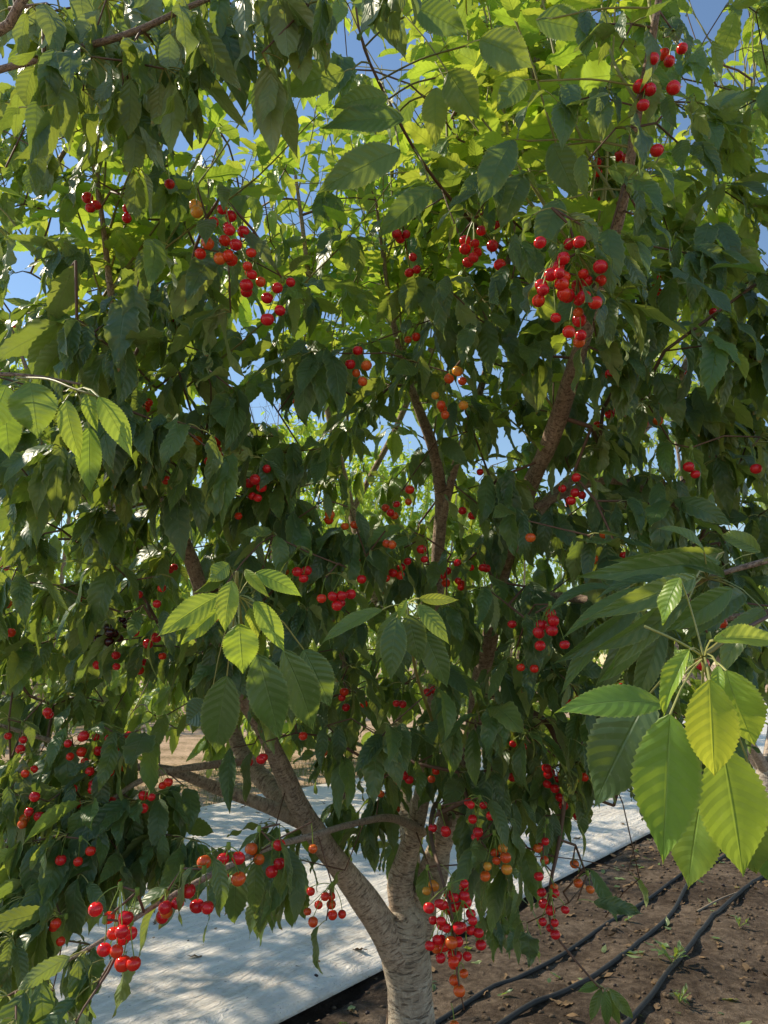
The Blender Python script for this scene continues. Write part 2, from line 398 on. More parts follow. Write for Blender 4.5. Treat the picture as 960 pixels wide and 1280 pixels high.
def soil_material():
    m, t, out = mat('orchard soil'); tc = N(t, 'TexCoord').outputs['Object']; uv = N(t, 'UVMap').outputs[0]
    a = noise_(t, tc, 2.2, 5, .6); b = noise_(t, tc, 24, 6, .7); c = noise_(t, tc, 150, 5, .7)
    col = ramp(t, math_(t, 'ADD', math_(t, 'MULTIPLY', a, .5), math_(t, 'MULTIPLY', b, .5)), [(.40, (.070, .050, .034)), (.5, (.165, .120, .084)), (.60, (.32, .24, .17))])
    col = mix(t, math_(t, 'MULTIPLY', ramp(t, c, [(.35, 1.0), (.6, 0.0)]), .5), col, (.06, .038, .026))
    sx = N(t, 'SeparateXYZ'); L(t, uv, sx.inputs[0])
    edge_band = ramp(t, math_(t, 'ABSOLUTE', math_(t, 'SUBTRACT', math_(t, 'ADD', sx.outputs[1], math_(t, 'MULTIPLY', math_(t, 'SUBTRACT', b, .5), .16)), .02)), [(.01, .8), (.07, 0.0)])
    col = mix(t, edge_band, col, (.035, .024, .018))  # darker band of soil along the sheet's edge
    p = N(t, 'BsdfPrincipled'); L(t, col, p.inputs['Base Color']); p.inputs['Roughness'].default_value = .95; p.inputs['Specular IOR Level'].default_value = .15
    L(t, bump(t, math_(t, 'ADD', b, math_(t, 'MULTIPLY', c, .6)), 1, .03), p.inputs['Normal']); L(t, p.outputs[0], out.inputs[0]); return m
def sand_material():
    m, t, out = mat('sandy alley'); tc = N(t, 'TexCoord').outputs['Object']
    a = noise_(t, tc, 1.3, 5, .6); b = noise_(t, tc, 22, 6, .7)
    col = ramp(t, math_(t, 'ADD', math_(t, 'MULTIPLY', a, .5), math_(t, 'MULTIPLY', b, .5)), [(.40, (.20, .16, .07)), (.47, (.52, .36, .23)), (.60, (.78, .56, .38))])
    p = N(t, 'BsdfPrincipled'); L(t, col, p.inputs['Base Color']); p.inputs['Roughness'].default_value = .95; p.inputs['Specular IOR Level'].default_value = .1
    L(t, bump(t, b, 1, .05), p.inputs['Normal']); L(t, p.outputs[0], out.inputs[0]); return m
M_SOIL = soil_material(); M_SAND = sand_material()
# far ground sheet to the horizon
far = build('ground', [(-900, -300, -.12), (900, -300, -.12), (900, 1500, -.12), (-900, 1500, -.12)], [(0, 1, 2, 3)], [(0, 50), (1, 50), (1, 50), (0, 50)], [M_SAND]); tag(far, kind='structure')
ss = np.concatenate([np.arange(-5, -1, .3), np.arange(-1, 4.5, .028), np.arange(4.5, 9, .08), np.arange(9, 40, .8)])
pp = np.concatenate([np.arange(-.5, 2.6, .028), np.arange(2.6, 6, .3)])
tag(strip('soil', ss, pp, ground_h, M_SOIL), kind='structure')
def alley_h(s, p): return .03 * fbm(s, p, 2, 4, .9) - .03 + (.05 * math.exp(-((p + 5.4) / .6) ** 2))
tag(strip('alley_ground', np.arange(-6, 60, .25), np.concatenate([np.arange(-20, -3.6, .2), [-3.5, -.4]]), lambda s, p: alley_h(s, p) if p < -4 else -.07, M_SAND), kind='structure')

# reflective sheet
def cloth_material():
    m, t, out = mat('white reflective sheet'); tc = N(t, 'TexCoord').outputs['Object']; uv = N(t, 'UVMap').outputs[0]
    a = noise_(t, tc, 1.6, 5, .6, .6); b = noise_(t, tc, 38, 5, .7); wv = noise_(t, mapping(t, uv, (1.2, 26, 1)), 1, 4, .6, .5)
    dirt = ramp(t, math_(t, 'ADD', math_(t, 'MULTIPLY', a, .6), math_(t, 'MULTIPLY', b, .4)), [(.50, 0.0), (.66, 1.0)])
    col = mix(t, math_(t, 'MULTIPLY', dirt, .7), (.90, .83, .74), (.56, .44, .33))
    speck = ramp(t, noise_(t, tc, 75, 2, .5), [(.70, 0.0), (.74, 1.0)])
    col = mix(t, math_(t, 'MULTIPLY', speck, .75), col, (.12, .08, .05))
    p = N(t, 'BsdfPrincipled'); L(t, col, p.inputs['Base Color']); p.inputs['Roughness'].default_value = .38; p.inputs['Specular IOR Level'].default_value = .5
    cr = noise_(t, mapping(t, uv, (3, 9, 1)), 1.6, 6, .65, 1.4)
    L(t, bump(t, math_(t, 'ADD', math_(t, 'MULTIPLY', cr, 1.0), math_(t, 'ADD', math_(t, 'MULTIPLY', wv, .5), math_(t, 'MULTIPLY', b, .08))), 1.0, .05), p.inputs['Normal']); L(t, p.outputs[0], out.inputs[0]); return m
def cloth_h(s, p):
    e = min(-p, p + 4.06)                                         # distance from an edge
    q = W2(s, p)
    h = .036 + .016 * fbm(q[0], q[1], 9, 3, 1.2) + .006 * abs(fbm(s * .35, p * 2.2, 3, 3, 2.2)) + .002 * fbm(q[0], q[1], 3, 3, 9) + .016 * max(0, noise.noise(Vector((s * .5, p * .9, 8))))
    h += .018 * math.exp(-((p + .16 + .03 * fbm(s, 0, 1, 2, 1.1)) / .035) ** 2) + .010 * math.exp(-((p + .42 + .06 * fbm(s, 3, 1, 2, .8)) / .04) ** 2)
    k = min(1, max(0, e / .10)); return h * (1 - (1 - k) ** 3) + .012
pc = np.concatenate([[0, -.012, -.03, -.05], np.arange(-.08, -1.4, -.03), np.arange(-1.4, -4.0, -.06), [-4.0, -4.04, -4.06]])[::-1]
cl = strip('ground_sheet', np.concatenate([np.arange(-4, 5.5, .04), np.arange(5.5, 11, .08), np.arange(11, 30, .5)]), pc, cloth_h, cloth_material())
so = cl.modifiers.new('thickness', 'SOLIDIFY'); so.thickness = .006; so.offset = -1
tag(cl, 'long white wrinkled reflective sheet spread on the ground behind the cherry trunk', 'ground sheet')

# drip hoses
M_HOSE = simple('black hose', (.026, .025, .024), .6, 40, .6, .002)
def on_ground(q, r):
    v = q[:2] - E0[:2]; return np.array([q[0], q[1], ground_h(v @ DR, v @ NR) + r * .8])
def hose(px, label, r=.0105):
    g = [G(*a)[:2] for a in px]
    g = [g[0] - DR * 2.4, g[0] - DR * 1.0] + g + [g[-1] + DR * .9, g[-1] + DR * 3, g[-1] + DR * 8]
    c = crom([np.array([*q, 0]) for q in g], .06); c = np.array([on_ground(q, r) for q in c]); zz = np.convolve(np.pad(c[:, 2], 8, mode='edge'), np.ones(17) / 17, 'valid'); c[:, 2] = np.maximum(zz, c[:, 2] - r * .5)
    tb = Tubes(); tb.add(c, r, 10); o = tb.build('drip_hose', M_HOSE)
    tag(o, label, 'hose', 'black drip hoses along the tree row')
hose([(590, 1262), (645, 1236), (700, 1207), (760, 1165), (800, 1140), (850, 1104)], 'thin black drip hose nearest to the white sheet')
hose([(650, 1280), (700, 1258), (745, 1234), (800, 1192), (840, 1152), (868, 1105)], 'middle black drip hose, curving towards the hose beside it', .012)
hose([(800, 1276), (830, 1238), (862, 1200), (892, 1160), (930, 1122), (960, 1101)], 'dusty black drip hose farthest from the white sheet', .0125)

# clods, litter, weeds
def icos():
    a = (1 + 5 ** .5) / 2
    v = nrm(np.array([(-1, a, 0), (1, a, 0), (-1, -a, 0), (1, -a, 0), (0, -1, a), (0, 1, a), (0, -1, -a), (0, 1, -a), (a, 0, -1), (a, 0, 1), (-a, 0, -1), (-a, 0, 1)]))
    f = [(0, 11, 5), (0, 5, 1), (0, 1, 7), (0, 7, 10), (0, 10, 11), (1, 5, 9), (5, 11, 4), (11, 10, 2), (10, 7, 6), (7, 1, 8), (3, 9, 4), (3, 4, 2), (3, 2, 6), (3, 6, 8), (3, 8, 9), (4, 9, 5), (2, 4, 11), (6, 2, 10), (8, 6, 7), (9, 8, 1)]
    return v, np.array(f)
IV, IF = icos()
def pebbles(name, cnt, size, m, prange=(.0, 2.5), srange=(-.6, 6), hf=ground_h):
    V = []; F = []
    for k in range(cnt):
        s = random.uniform(*srange); p = random.uniform(*prange); r = size * random.uniform(.35, 1) ** 2 * 1.3
        v = IV * rng.uniform(.7, 1.2, (12, 1)) * np.array([1, random.uniform(.6, 1), random.uniform(.5, .8)]) * r
        V.append(v + W2(s, p, hf(s, p) + r * .25)); F.append(IF + 12 * k)
    return build(name, np.vstack(V), np.vstack(F), None, [m], smooth=False)
M_CLOD = simple('soil clod', (.13, .095, .066), .95, 60, .5, .004, .1)
M_DARK = simple('dried fruit', (.028, .014, .012), .5, 60, .4, .002)
tag(pebbles('soil_clods', 2600, .013, M_CLOD), kind='stuff')
tag(pebbles('dried_cherries', 260, .011, M_DARK), kind='stuff')
tag(pebbles('sheet_debris', 420, .010, M_DARK, (-3.9, -.1), (-1, 8), cloth_h), kind='stuff')
M_DRY = simple('dry leaf', (.20, .125, .06), .8, 60, .5, .002)
def ground_litter(name, cnt, prange, srange, hf, mats_young, dry=False):
    lv = Leaves()
    for k in range(cnt):
        s = random.uniform(*srange); p = random.uniform(*prange); b = W2(s, p, hf(s, p) + .008)
        a = random.uniform(0, 6.28); d = np.array([math.cos(a), math.sin(a), random.uniform(-.05, .2)])
        n_ = (UP if random.random() < .6 else -UP) + rng.normal(0, .25, 3); Ln = random.uniform(.03, .085)
        lv.add(b, b, d, n_, Ln, Ln * .45, random.uniform(-.6, .9), random.uniform(0, .6), random.uniform(0, mats_young))
    o = lv.build(name, None, nt=8, half=2, petiole=False)
    if dry: o.data.materials[0] = M_DRY
    return tag(o, kind='stuff')
ground_litter('fallen_leaves', 210, (.1, 2.5), (-.6, 6), ground_h, .2)
ground_litter('dry_leaf_litter', 420, (.05, 2.5), (-.6, 6), ground_h, .3, True)
ground_litter('leaves_on_sheet', 110, (-3.9, -.1), (0, 8), cloth_h, .2, True)
def blades(name, cnt, prange, srange, hf, hgt, m, clump=1):
    V = []; F = []; k = 0
    for c in range(cnt):
        s = random.uniform(*srange); p = random.uniform(*prange)
        if fbm(s, p, 4, 2, .9) < -.05: continue
        for j in range(clump):
            b = W2(s + random.gauss(0, .04), p + random.gauss(0, .04), 0); b[2] = hf(s, p) - .005
            a = random.uniform(0, 6.28); h = hgt * random.uniform(.4, 1.2); l = np.array([math.cos(a), math.sin(a), 0]); sd_ = np.array([-l[1], l[0], 0]) * .0035
            V += [b - sd_, b + sd_, b + l * h * .2 + UP * h * .6 + sd_ * .7, b + l * h * .2 + UP * h * .6 - sd_ * .7, b + l * h * .5 + UP * h + sd_ * .1, b + l * h * .5 + UP * h - sd_ * .1]
            F += [(k, k + 1, k + 2, k + 3), (k + 3, k + 2, k + 4, k + 5)]; k += 6
    return tag(build(name, V, F, None, [m]), kind='stuff')
M_GRASS = simple('grass', (.14, .19, .05), .6, 3, .5)
blades('grass', 3400, (-6.4, -4.15), (1, 26), alley_h, .10, M_GRASS, 6)
def weed(px, py, n, h, label):
    b = G(px, py); b = on_ground(b, 0); e = empty('weed', b); tag(e, label, 'weed', 'small green weeds in the soil')
    tb = Tubes(); lv = Leaves()
    for k in range(n):
        a = random.uniform(0, 6.28); d = np.array([math.cos(a) * .7, math.sin(a) * .7, random.uniform(.5, 1.4)]); q = nrm(d) * h * random.uniform(.5, 1)
        tb.add(np.array([q * 0, q * .5 + UP * .006, q]), np.array([.0016, .0012, .0008]), 5)
        for f in (.45, .75, 1): lv.add(q * f, q * f, nrm(d + rng.normal(0, .5, 3)), UP, h * .42, h * .16, .5, .2, random.uniform(.0, .25))
    tb.build('stem', M_STALK, e); lv.build('foliage', e, nt=6, half=1, petiole=False)
weed(842, 1218, 9, .13, 'small bushy weed beside the bend of the farthest hose')
weed(926, 1172, 6, .07, 'tiny weed on the bare soil near the right edge')
weed(850, 1262, 6, .08, 'low broad weed beside the dusty hose near the bottom edge')
# dry stick on the soil
a, b = on_ground(G(872, 1152), .006), on_ground(G(925, 1124), .006)
tb = Tubes(); c = crom([a, (a + b) / 2 + np.array([.01, .02, .004]), b], .04); tb.add(c, np.linspace(.007, .004, len(c)), 7)
tag(tb.build('stick', simple('dry stick', (.33, .25, .17), .8)), 'dry pale stick lying on the soil across the farthest hose', 'stick')

# ================================================================== CHERRIES
# px, py, depth, count, colours
CL = [(848,72,1.35,2,'r'),(813,113,1.3,4,'r'),(821,188,1.35,1,'r'),(771,201,1.6,3,'r'),(747,211,1.7,2,'r'),(752,250,1.75,1,'r'),(830,68,1.4,1,'b'),
 (118,248,1.55,3,'rb'),(155,268,1.6,2,'r'),(246,259,1.4,2,'y'),(277,280,1.35,5,'r'),(268,307,1.35,4,'bo'),(300,332,1.35,6,'rb'),(319,353,1.4,3,'ro'),(351,379,1.4,4,'r'),(212,230,1.6,1,'r'),
 (505,298,1.7,3,'r'),(512,338,1.75,3,'r'),(514,425,1.8,2,'bo'),(592,308,1.5,6,'r'),(583,318,1.55,2,'r'),
 (711,305,1.25,1,'r'),(703,345,1.22,8,'r'),(728,350,1.24,5,'rb'),(695,370,1.24,5,'rb'),(722,385,1.24,4,'rb'),(728,405,1.25,3,'ro'),
 (450,460,1.6,5,'ro'),(562,490,1.65,4,'yo'),(556,508,1.65,3,'o'),(190,507,1.75,2,'b'),(236,544,1.75,2,'b'),(258,566,1.7,5,'bo'),(326,605,1.7,6,'r'),(208,600,1.75,1,'b'),(298,645,1.75,1,'b'),(371,502,1.8,1,'b'),
 (865,366,1.8,1,'r'),(897,376,1.8,2,'r'),(766,516,1.75,2,'r'),(747,531,1.8,1,'b'),(867,583,1.55,3,'r'),(945,586,1.5,1,'r'),(712,620,1.65,4,'r'),(755,668,1.6,1,'o'),(663,672,1.55,1,'o'),(741,699,1.5,1,'o'),(600,590,1.9,1,'r'),(512,612,1.9,1,'b'),(495,636,1.95,4,'ro'),(484,682,1.6,2,'o'),(498,708,1.85,4,'rb'),(531,691,1.8,2,'r'),(410,645,1.7,2,'o'),(436,657,1.7,2,'o'),(384,722,1.6,3,'r'),(402,748,1.45,1,'b'),(433,745,1.6,4,'r'),(452,724,1.7,1,'r'),
 (600,711,1.9,3,'r'),(560,722,1.9,4,'rb'),(577,728,1.9,2,'b'),
 (195,745,1.7,2,'rb'),(173,743,1.75,1,'r'),(128,788,1.68,3,'d'),(147,792,1.7,4,'d'),(170,787,1.72,3,'dr'),(190,800,1.72,2,'r'),(122,831,1.8,1,'r'),(146,831,1.8,2,'r'),(203,820,1.8,1,'b'),(266,771,1.4,1,'b'),
 (690,790,1.5,6,'r'),(673,790,1.5,1,'r'),(902,779,1.3,1,'o'),(657,835,1.6,2,'bo'),(636,896,1.9,2,'r'),(878,830,1.15,1,'r'),
 (118,942,1.75,13,'rb'),(125,986,1.75,4,'r'),(38,961,1.7,2,'b'),(30,926,1.8,2,'r'),(185,981,1.7,6,'rb'),(38,1020,1.65,4,'ro'),(100,1075,1.6,2,'rb'),(76,1075,1.6,1,'r'),(78,1170,1.55,3,'b'),(10,920,1.8,1,'r'),
 (150,1152,1.15,6,'rb'),(165,1158,1.15,3,'ro'),(130,1187,1.12,1,'r'),(160,1200,1.12,3,'rb'),(208,1146,1.2,2,'ro'),(222,1119,1.2,2,'r'),(248,1127,1.18,3,'r'),(283,1092,1.25,5,'ro'),(349,1056,1.4,1,'r'),(322,1069,1.4,2,'o'),(339,1083,1.4,2,'r'),(391,1061,1.5,1,'o'),(408,1135,1.65,8,'bo'),
 (405,941,1.9,1,'o'),(425,871,1.9,3,'rb'),(467,976,1.9,2,'r'),(515,975,1.9,3,'r'),(545,966,1.9,2,'bo'),(476,991,1.9,2,'o'),(500,876,1.9,2,'r'),(595,1026,1.7,6,'r'),(556,1036,1.7,3,'r'),(622,1070,1.65,6,'oy'),(690,966,1.9,4,'r'),(690,986,1.9,3,'r'),(653,941,1.9,3,'r'),(643,965,1.95,2,'r'),(705,1010,1.9,2,'r'),(680,1046,1.75,2,'r'),(675,1062,1.75,2,'o'),(680,1100,1.7,4,'ro'),(685,1149,1.65,6,'r'),(730,971,1.8,1,'b'),(718,1080,1.8,1,'o'),(735,1113,1.75,2,'o'),
 (541,1110,1.6,2,'y'),(560,1140,1.5,8,'r'),(578,1136,1.52,5,'r'),(556,1168,1.5,8,'r'),(580,1165,1.5,7,'r'),(568,1192,1.5,7,'bo'),(575,1230,1.5,3,'bo'),(568,1282,1.45,1,'o'),
 (535,865,1.9,2,'r'),(583,645,2.0,2,'r'),(640,780,1.7,1,'r'),(455,880,1.9,1,'b'),(60,890,1.8,2,'r'),(345,690,1.6,1,'o')]
def cherry_mesh(k):
    nl, nr = 16, 11; V = []; F = []
    for i in range(nr + 1):
        ph = math.pi * i / nr
        for j in range(nl):
            th = 2 * math.pi * j / nl
            r = .0122 * (1 + .05 * math.sin(ph) ** 2 - .24 * math.exp(-(ph / .36) ** 2) - .03 * math.exp(-((math.pi - ph) / .35) ** 2) - .035 * math.sin(ph) * max(0, math.cos(th)) ** 6)
            V.append((r * math.sin(ph) * math.cos(th) * 1.03, r * math.sin(ph) * math.sin(th) * .95, r * math.cos(ph) * .97))
    for i in range(nr):
        for j in range(nl): F.append((i * nl + j, (i + 1) * nl + j, (i + 1) * nl + (j + 1) % nl, i * nl + (j + 1) % nl))
    o = build('cherry', V, F, None, [CH[k]]); me = o.data; bpy.data.objects.remove(o); return me
CM = {k: cherry_mesh(k) for k in CH}
def cluster(parent, c, n, cols, spur):
    """cherries hanging on their stalks from one spur"""
    pos = []; tries = 0; n = n if n < 3 else int(n * 1.15 + .5); rad = .0100 * max(0, n - 1) ** .46
    while len(pos) < n and tries < 4000:
        tries += 1; q = c + rng.normal(0, 1, 3) * rad * (1 + tries / 900) * np.array([.8, .7, .95])
        if n == 1: q = c
        if all(np.linalg.norm(q - p) > .0188 for p in pos): pos.append(q)
    tb = Tubes()
    bud = np.array([spur + UP * .006, spur - UP * .004]); tb.add(bud, np.array([.0035, .0045]), 7)
    for q in pos:
        top = q + UP * .009; mid = (spur + top) / 2 + UP * .008 + rng.normal(0, .003, 3)
        tt = np.linspace(0, 1, 6)[:, None]; tb.add((1 - tt) ** 2 * spur + 2 * tt * (1 - tt) * mid + tt ** 2 * top, .0009, 4)
    root = tb.build('cherry_cluster', M_STALK, parent)
    for q in pos:
        k = random.choice(cols)
        o = bpy.data.objects.new('cherry', CM[k]); COL.objects.link(o); o.parent = root; o.location = q
        o.rotation_euler = (random.gauss(0, .25), random.gauss(0, .25), random.uniform(0, 6.28)); s = random.uniform(.72, 1.0); o.scale = (s, s, s * random.uniform(.95, 1.06))
    return pos

# ================================================================== LEAF PRUNING (light wells in the crown)
def _seg(px, py, x0, y0, x1, y1):
    dx, dy = x1 - x0, y1 - y0; t = np.clip(((px - x0) * dx + (py - y0) * dy) / (dx * dx + dy * dy + 1e-9), 0, 1)
    return np.hypot(px - x0 - t * dx, py - y0 - t * dy)
# capsules: (x0,y0,x1,y1,radius,depth limit,probability)
OPEN = [(515,1280,508,1160,48,2.3,.98),(505,1160,535,1060,42,2.3,.97),(470,1160,425,1095,26,2.2,.95),(425,1095,388,1030,24,2.1,.85),
 (375,1000,338,925,22,2.2,.9),(345,985,300,935,20,2.2,.85),(370,1018,225,962,16,2.2,.8),
 (662,612,690,550,17,1.7,.92),(690,550,730,430,17,1.6,.92),(548,720,553,640,15,2.3,.92),(553,640,543,570,15,2.3,.92),(543,570,522,510,13,2.3,.9),
 (600,480,622,405,10,2.1,.8),(820,515,868,435,12,2.6,.8),(238,720,205,650,14,2.1,.75),(588,950,596,900,16,2.2,.7),(640,890,616,860,8,2.2,.7),
 (760,1130,980,1190,80,9,.97),(765,1030,850,1040,28,9,.95),(600,1245,700,1235,34,9,.93),(610,1125,650,1115,20,9,.6),(230,1240,430,1215,55,9,.9),(420,1150,420,1200,25,9,.6),(300,1000,345,1015,18,9,.8),(150,1105,170,1110,20,9,.5),(200,905,230,920,24,9,.6)]
SKY = [(325,512,26,.97),(270,195,22,.8),(235,215,16,.7),(300,230,22,.85),(480,70,40,.9),(520,120,35,.85),(440,60,30,.9),(560,150,25,.75),(330,270,25,.8),(370,280,18,.8),(490,200,22,.7),
 (720,40,28,.8),(750,20,25,.85),(900,30,45,.85),(880,120,35,.8),(930,90,35,.8),(800,45,18,.8),(640,270,16,.7),(540,420,12,.6),(845,75,18,.6),(380,240,30,.6)]
CLP = np.array([(c[0], c[1], c[2], 9 + 6.5 * math.sqrt(c[3]) * 1.6 / c[2]) for c in CL])
SUNV = np.array(sd)
WELLS = [(P(840, 980, .75), .13), (P(900, 900, .72), .13), (P(290, 770, 1.02), .07), (P(110, 540, 1.03), .045), (P(830, 745, 1.0), .06),
         (P(350, 740, 1.02), .05), (P(540, 760, 1.2), .06), (P(703, 345, 1.2), .05), (P(280, 300, 1.32), .05), (P(150, 1160, 1.14), .06), (P(560, 1150, 1.48), .05), (P(500, 210, 1.22), .08), (G(150, 1115), .20)]
def wells(b, n=99):
    k = np.ones(len(b), bool)
    for c, r in WELLS[:n]:
        v = b - c; t = v @ SUNV; k &= ~((np.linalg.norm(v - t[:, None] * SUNV, axis=1) < r) & (t > .14))
    return k
def keep_fn(skyp=True, own=True, protect=True, nw=99):
    def f(A):
        b = A[:, 3:6]; d = nrm(A[:, 6:9]); n = nrm(A[:, 9:12]); Ln = A[:, 12:13]; bend = A[:, 14:15]
        k = wells(b + d * Ln * .5, nw); rr = rng.random(len(A))
        for fr in (.12, .5, .9):
            q = b + d * Ln * fr - n * Ln * (fr * fr) * bend * .5
            x, y, z = proj(q)
            for (x0, y0, x1, y1, rad, dl, pr) in OPEN:
                if pr: k &= ~((_seg(x, y, x0, y0, x1, y1) < rad) & (z < dl) & (rr < pr) & (z > 0))
            if skyp and fr == .5:
                for (sx, sy, rad, pr) in SKY: k &= ~((np.hypot(x - sx, y - sy) < rad) & (rr < pr))
            if protect:
                for (cx, cy_, cz, rad) in CLP:
                    k &= ~((np.hypot(x - cx, y - cy_) < rad) & (z < cz + .03) & (z > .2) & (rr < .86))
        return k
    return f

# ================================================================== MAIN TREE
tree = empty('cherry_tree', (0, 0, 0))
tag(tree, 'large fruiting cherry tree with forked pale trunk and red cherry clusters in the foreground', 'cherry tree', 'cherry trees of the orchard')
S = {}   # limbs: (px, py, depth, pixel diameter)
def limb_pts(rows, step=.03):
    a = [(*P(x, y, d), w_ * .40 / FPX * d) for x, y, d, w_ in rows]; return crom(a, step)
base = P(515, 1280, 2.35)
tr = crom([(base[0] + .02, base[1] + .02, -.05, .105), (base[0] + .01, base[1] + .01, .12, .088), (*base, .074), (*P(512, 1225, 2.35), .072), (*P(506, 1180, 2.34), .080), (*P(508, 1140, 2.33), .064)], .02)
tb = Tubes(); tb.add(tr[:, :3], tr[:, 3], 40, .11); tb.build('trunk', M_BARK, tree)
LIMBS = [
 ('A', [(500,1192,2.32,60),(470,1150,2.29,48),(425,1092,2.24,39),(388,1030,2.19,34),(345,945,2.12,29),(290,840,2.05,27),(238,705,1.98,22),(195,610,1.92,18),(155,500,1.85,15),(140,380,1.8,11),(125,260,1.75,7),(115,180,1.7,4)]),
 ('A2',[(392,1035,2.25,34),(340,985,2.35,30),(298,935,2.45,24),(280,870,2.5,19),(240,780,2.6,16),(150,650,2.7,12),(60,520,2.8,8),(10,400,2.9,4)]),
 ('A3',[(385,1030,2.22,26),(340,1010,2.22,22),(285,990,2.2,19),(215,963,2.12,15),(150,955,2.05,11),(60,925,1.95,8),(-20,900,1.9,5)]),
 ('A4',[(330,952,2.15,12),(270,955,2.05,12),(195,968,1.9,10),(140,1000,1.8,8),(90,1050,1.7,6),(50,1140,1.65,4)]),
 ('B', [(528,1040,2.36,16),(490,1022,2.1,12),(440,1030,1.9,10),(385,1046,1.65,10),(330,1062,1.45,9),(270,1090,1.3,9),(200,1128,1.22,8),(150,1162,1.18,7),(80,1205,1.15,5),(20,1240,1.12,3)]),
 ('B2',[(165,1152,1.18,6),(135,1215,1.12,5),(105,1260,1.08,4),(85,1300,1.05,3)]),
 ('C', [(512,1170,2.33,50),(498,1110,2.34,40),(508,1060,2.35,32),(525,1000,2.36,26),(538,900,2.36,22),(545,800,2.35,20),(548,720,2.34,20),(553,640,2.33,20),(543,570,2.3,17),(520,505,2.25,14),(498,430,2.2,9),(480,330,2.1,6),(470,250,2.0,4)]),
 ('C2',[(553,650,2.32,14),(575,560,2.28,12),(603,480,2.24,11),(625,400,2.2,10),(640,300,2.1,8),(655,200,2.0,6),(668,80,1.9,4),(672,-20,1.85,3)]),
 ('D', [(520,1165,2.35,54),(535,1095,2.37,40),(562,1020,2.38,34),(588,940,2.34,28),(602,850,2.28,26),(625,730,2.15,26),(657,620,1.95,26),(690,548,1.75,27),(722,450,1.6,25),(748,360,1.5,20),(775,265,1.42,17),(795,160,1.35,15),(815,60,1.3,12),(830,-40,1.28,8)]),
 ('E', [(585,955,2.3,14),(622,890,2.15,10),(680,900,2.0,9),(705,970,1.9,8),(700,1050,1.8,6),(688,1110,1.72,5),(690,1160,1.66,4),(740,1225,1.6,3),(752,1236,1.6,2)]),
 ('F', [(518,1110,2.4,30),(508,1000,2.6,24),(498,900,2.75,20),(475,780,2.9,17),(440,640,3.0,14),(405,480,3.05,11),(385,340,3.05,8),(370,220,3.0,5)]),
 ('F2',[(440,640,3.0,9),(520,480,3.1,9),(570,340,3.1,7),(610,200,3.1,5),(640,90,3.0,3)]),
 ('G', [(560,1030,2.35,14),(545,1005,2.0,8),(538,1040,1.7,7),(550,1090,1.55,5),(566,1150,1.5,4),(571,1215,1.49,3),(580,1262,1.48,2)]),
 ('H', [(618,760,2.18,16),(700,745,1.95,14),(820,770,1.65,12),(950,765,1.4,11),(1040,730,1.2,11),(1020,690,1.12,10),(960,700,1.12,10),(885,722,1.14,7),(855,735,1.15,5)]),
 ('H2',[(1035,725,1.2,8),(1010,745,1.0,7),(960,770,.88,6),(905,800,.80,6),(880,818,.78,5)]),
 ('I', [(640,680,2.1,18),(700,610,2.3,16),(770,565,2.5,15),(825,512,2.6,14),(868,432,2.65,12),(905,330,2.7,9),(930,220,2.7,6),(940,100,2.6,3)]),
 ('J', [(650,330,2.13,7),(585,272,1.75,6),(530,205,1.55,5),(485,125,1.45,5),(455,60,1.4,4),(445,10,1.38,3)]),
 ('K', [(655,640,1.97,14),(760,600,2.0,12),(860,640,1.9,10),(905,665,1.8,9),(985,690,1.75,6)]),
 ('Q', [(430,1010,2.4,12),(437,930,2.4,9),(430,830,2.35,8),(400,740,2.2,7),(370,650,2.1,6),(350,560,2.0,4)]),
]
lg = {}; GRW = Grow(); allp = []
lname = [l[0] for l in LIMBS]
for k, (nm, rows) in enumerate(LIMBS):
    c = limb_pts(rows); lg[nm] = c
    # wobble for a natural line
    for i in range(len(c)):
        q = c[i, :3] * 3.1; f = min(1, i / 8) * min(.02, c[i, 3] * .6)
        c[i, :3] += np.array(noise.noise_vector(Vector(q))) * f
    tb = Tubes(); r0 = c[0, 3]
    tb.add(c[:, :3], c[:, 3], 24 if r0 > .03 else (14 if r0 > .012 else 8), .13 if r0 > .02 else .08)
    root = tb.build('limb', M_TWIG if nm in ('G', 'E', 'J', 'B2', 'H2') else M_LIMB, tree)
    lg[nm + '_o'] = root
    s0 = int(len(c) * .28) if r0 > .03 else 3
    GRW.seed(c[s0:, :3], nm)
# stub of a cut limb and the pole tied beside the trunk
st = crom([(*P(512, 1150, 2.4), .030), (*P(545, 1110, 2.42), .028), (*P(553, 1062, 2.45), .026), (*P(556, 1030, 2.48), .022)], .02)
tb = Tubes(); tb.add(st[:, :3], st[:, 3], 18, .12); tb.build('limb', M_LIMB, tree)
pl0 = P(497, 1190, 2.5); pl1 = G(478, 1330)
tb = Tubes(); tb.add(crom([pl0, (pl0 + pl1) / 2 + np.array([.003, 0, 0]), pl1 - UP * .05], .05), .011, 10)
tag(tb.build('stake', simple('wooden stake', (.26, .17, .11), .8, 40, .4)), 'thin brown wooden stake leaning against the left side of the trunk', 'stake')

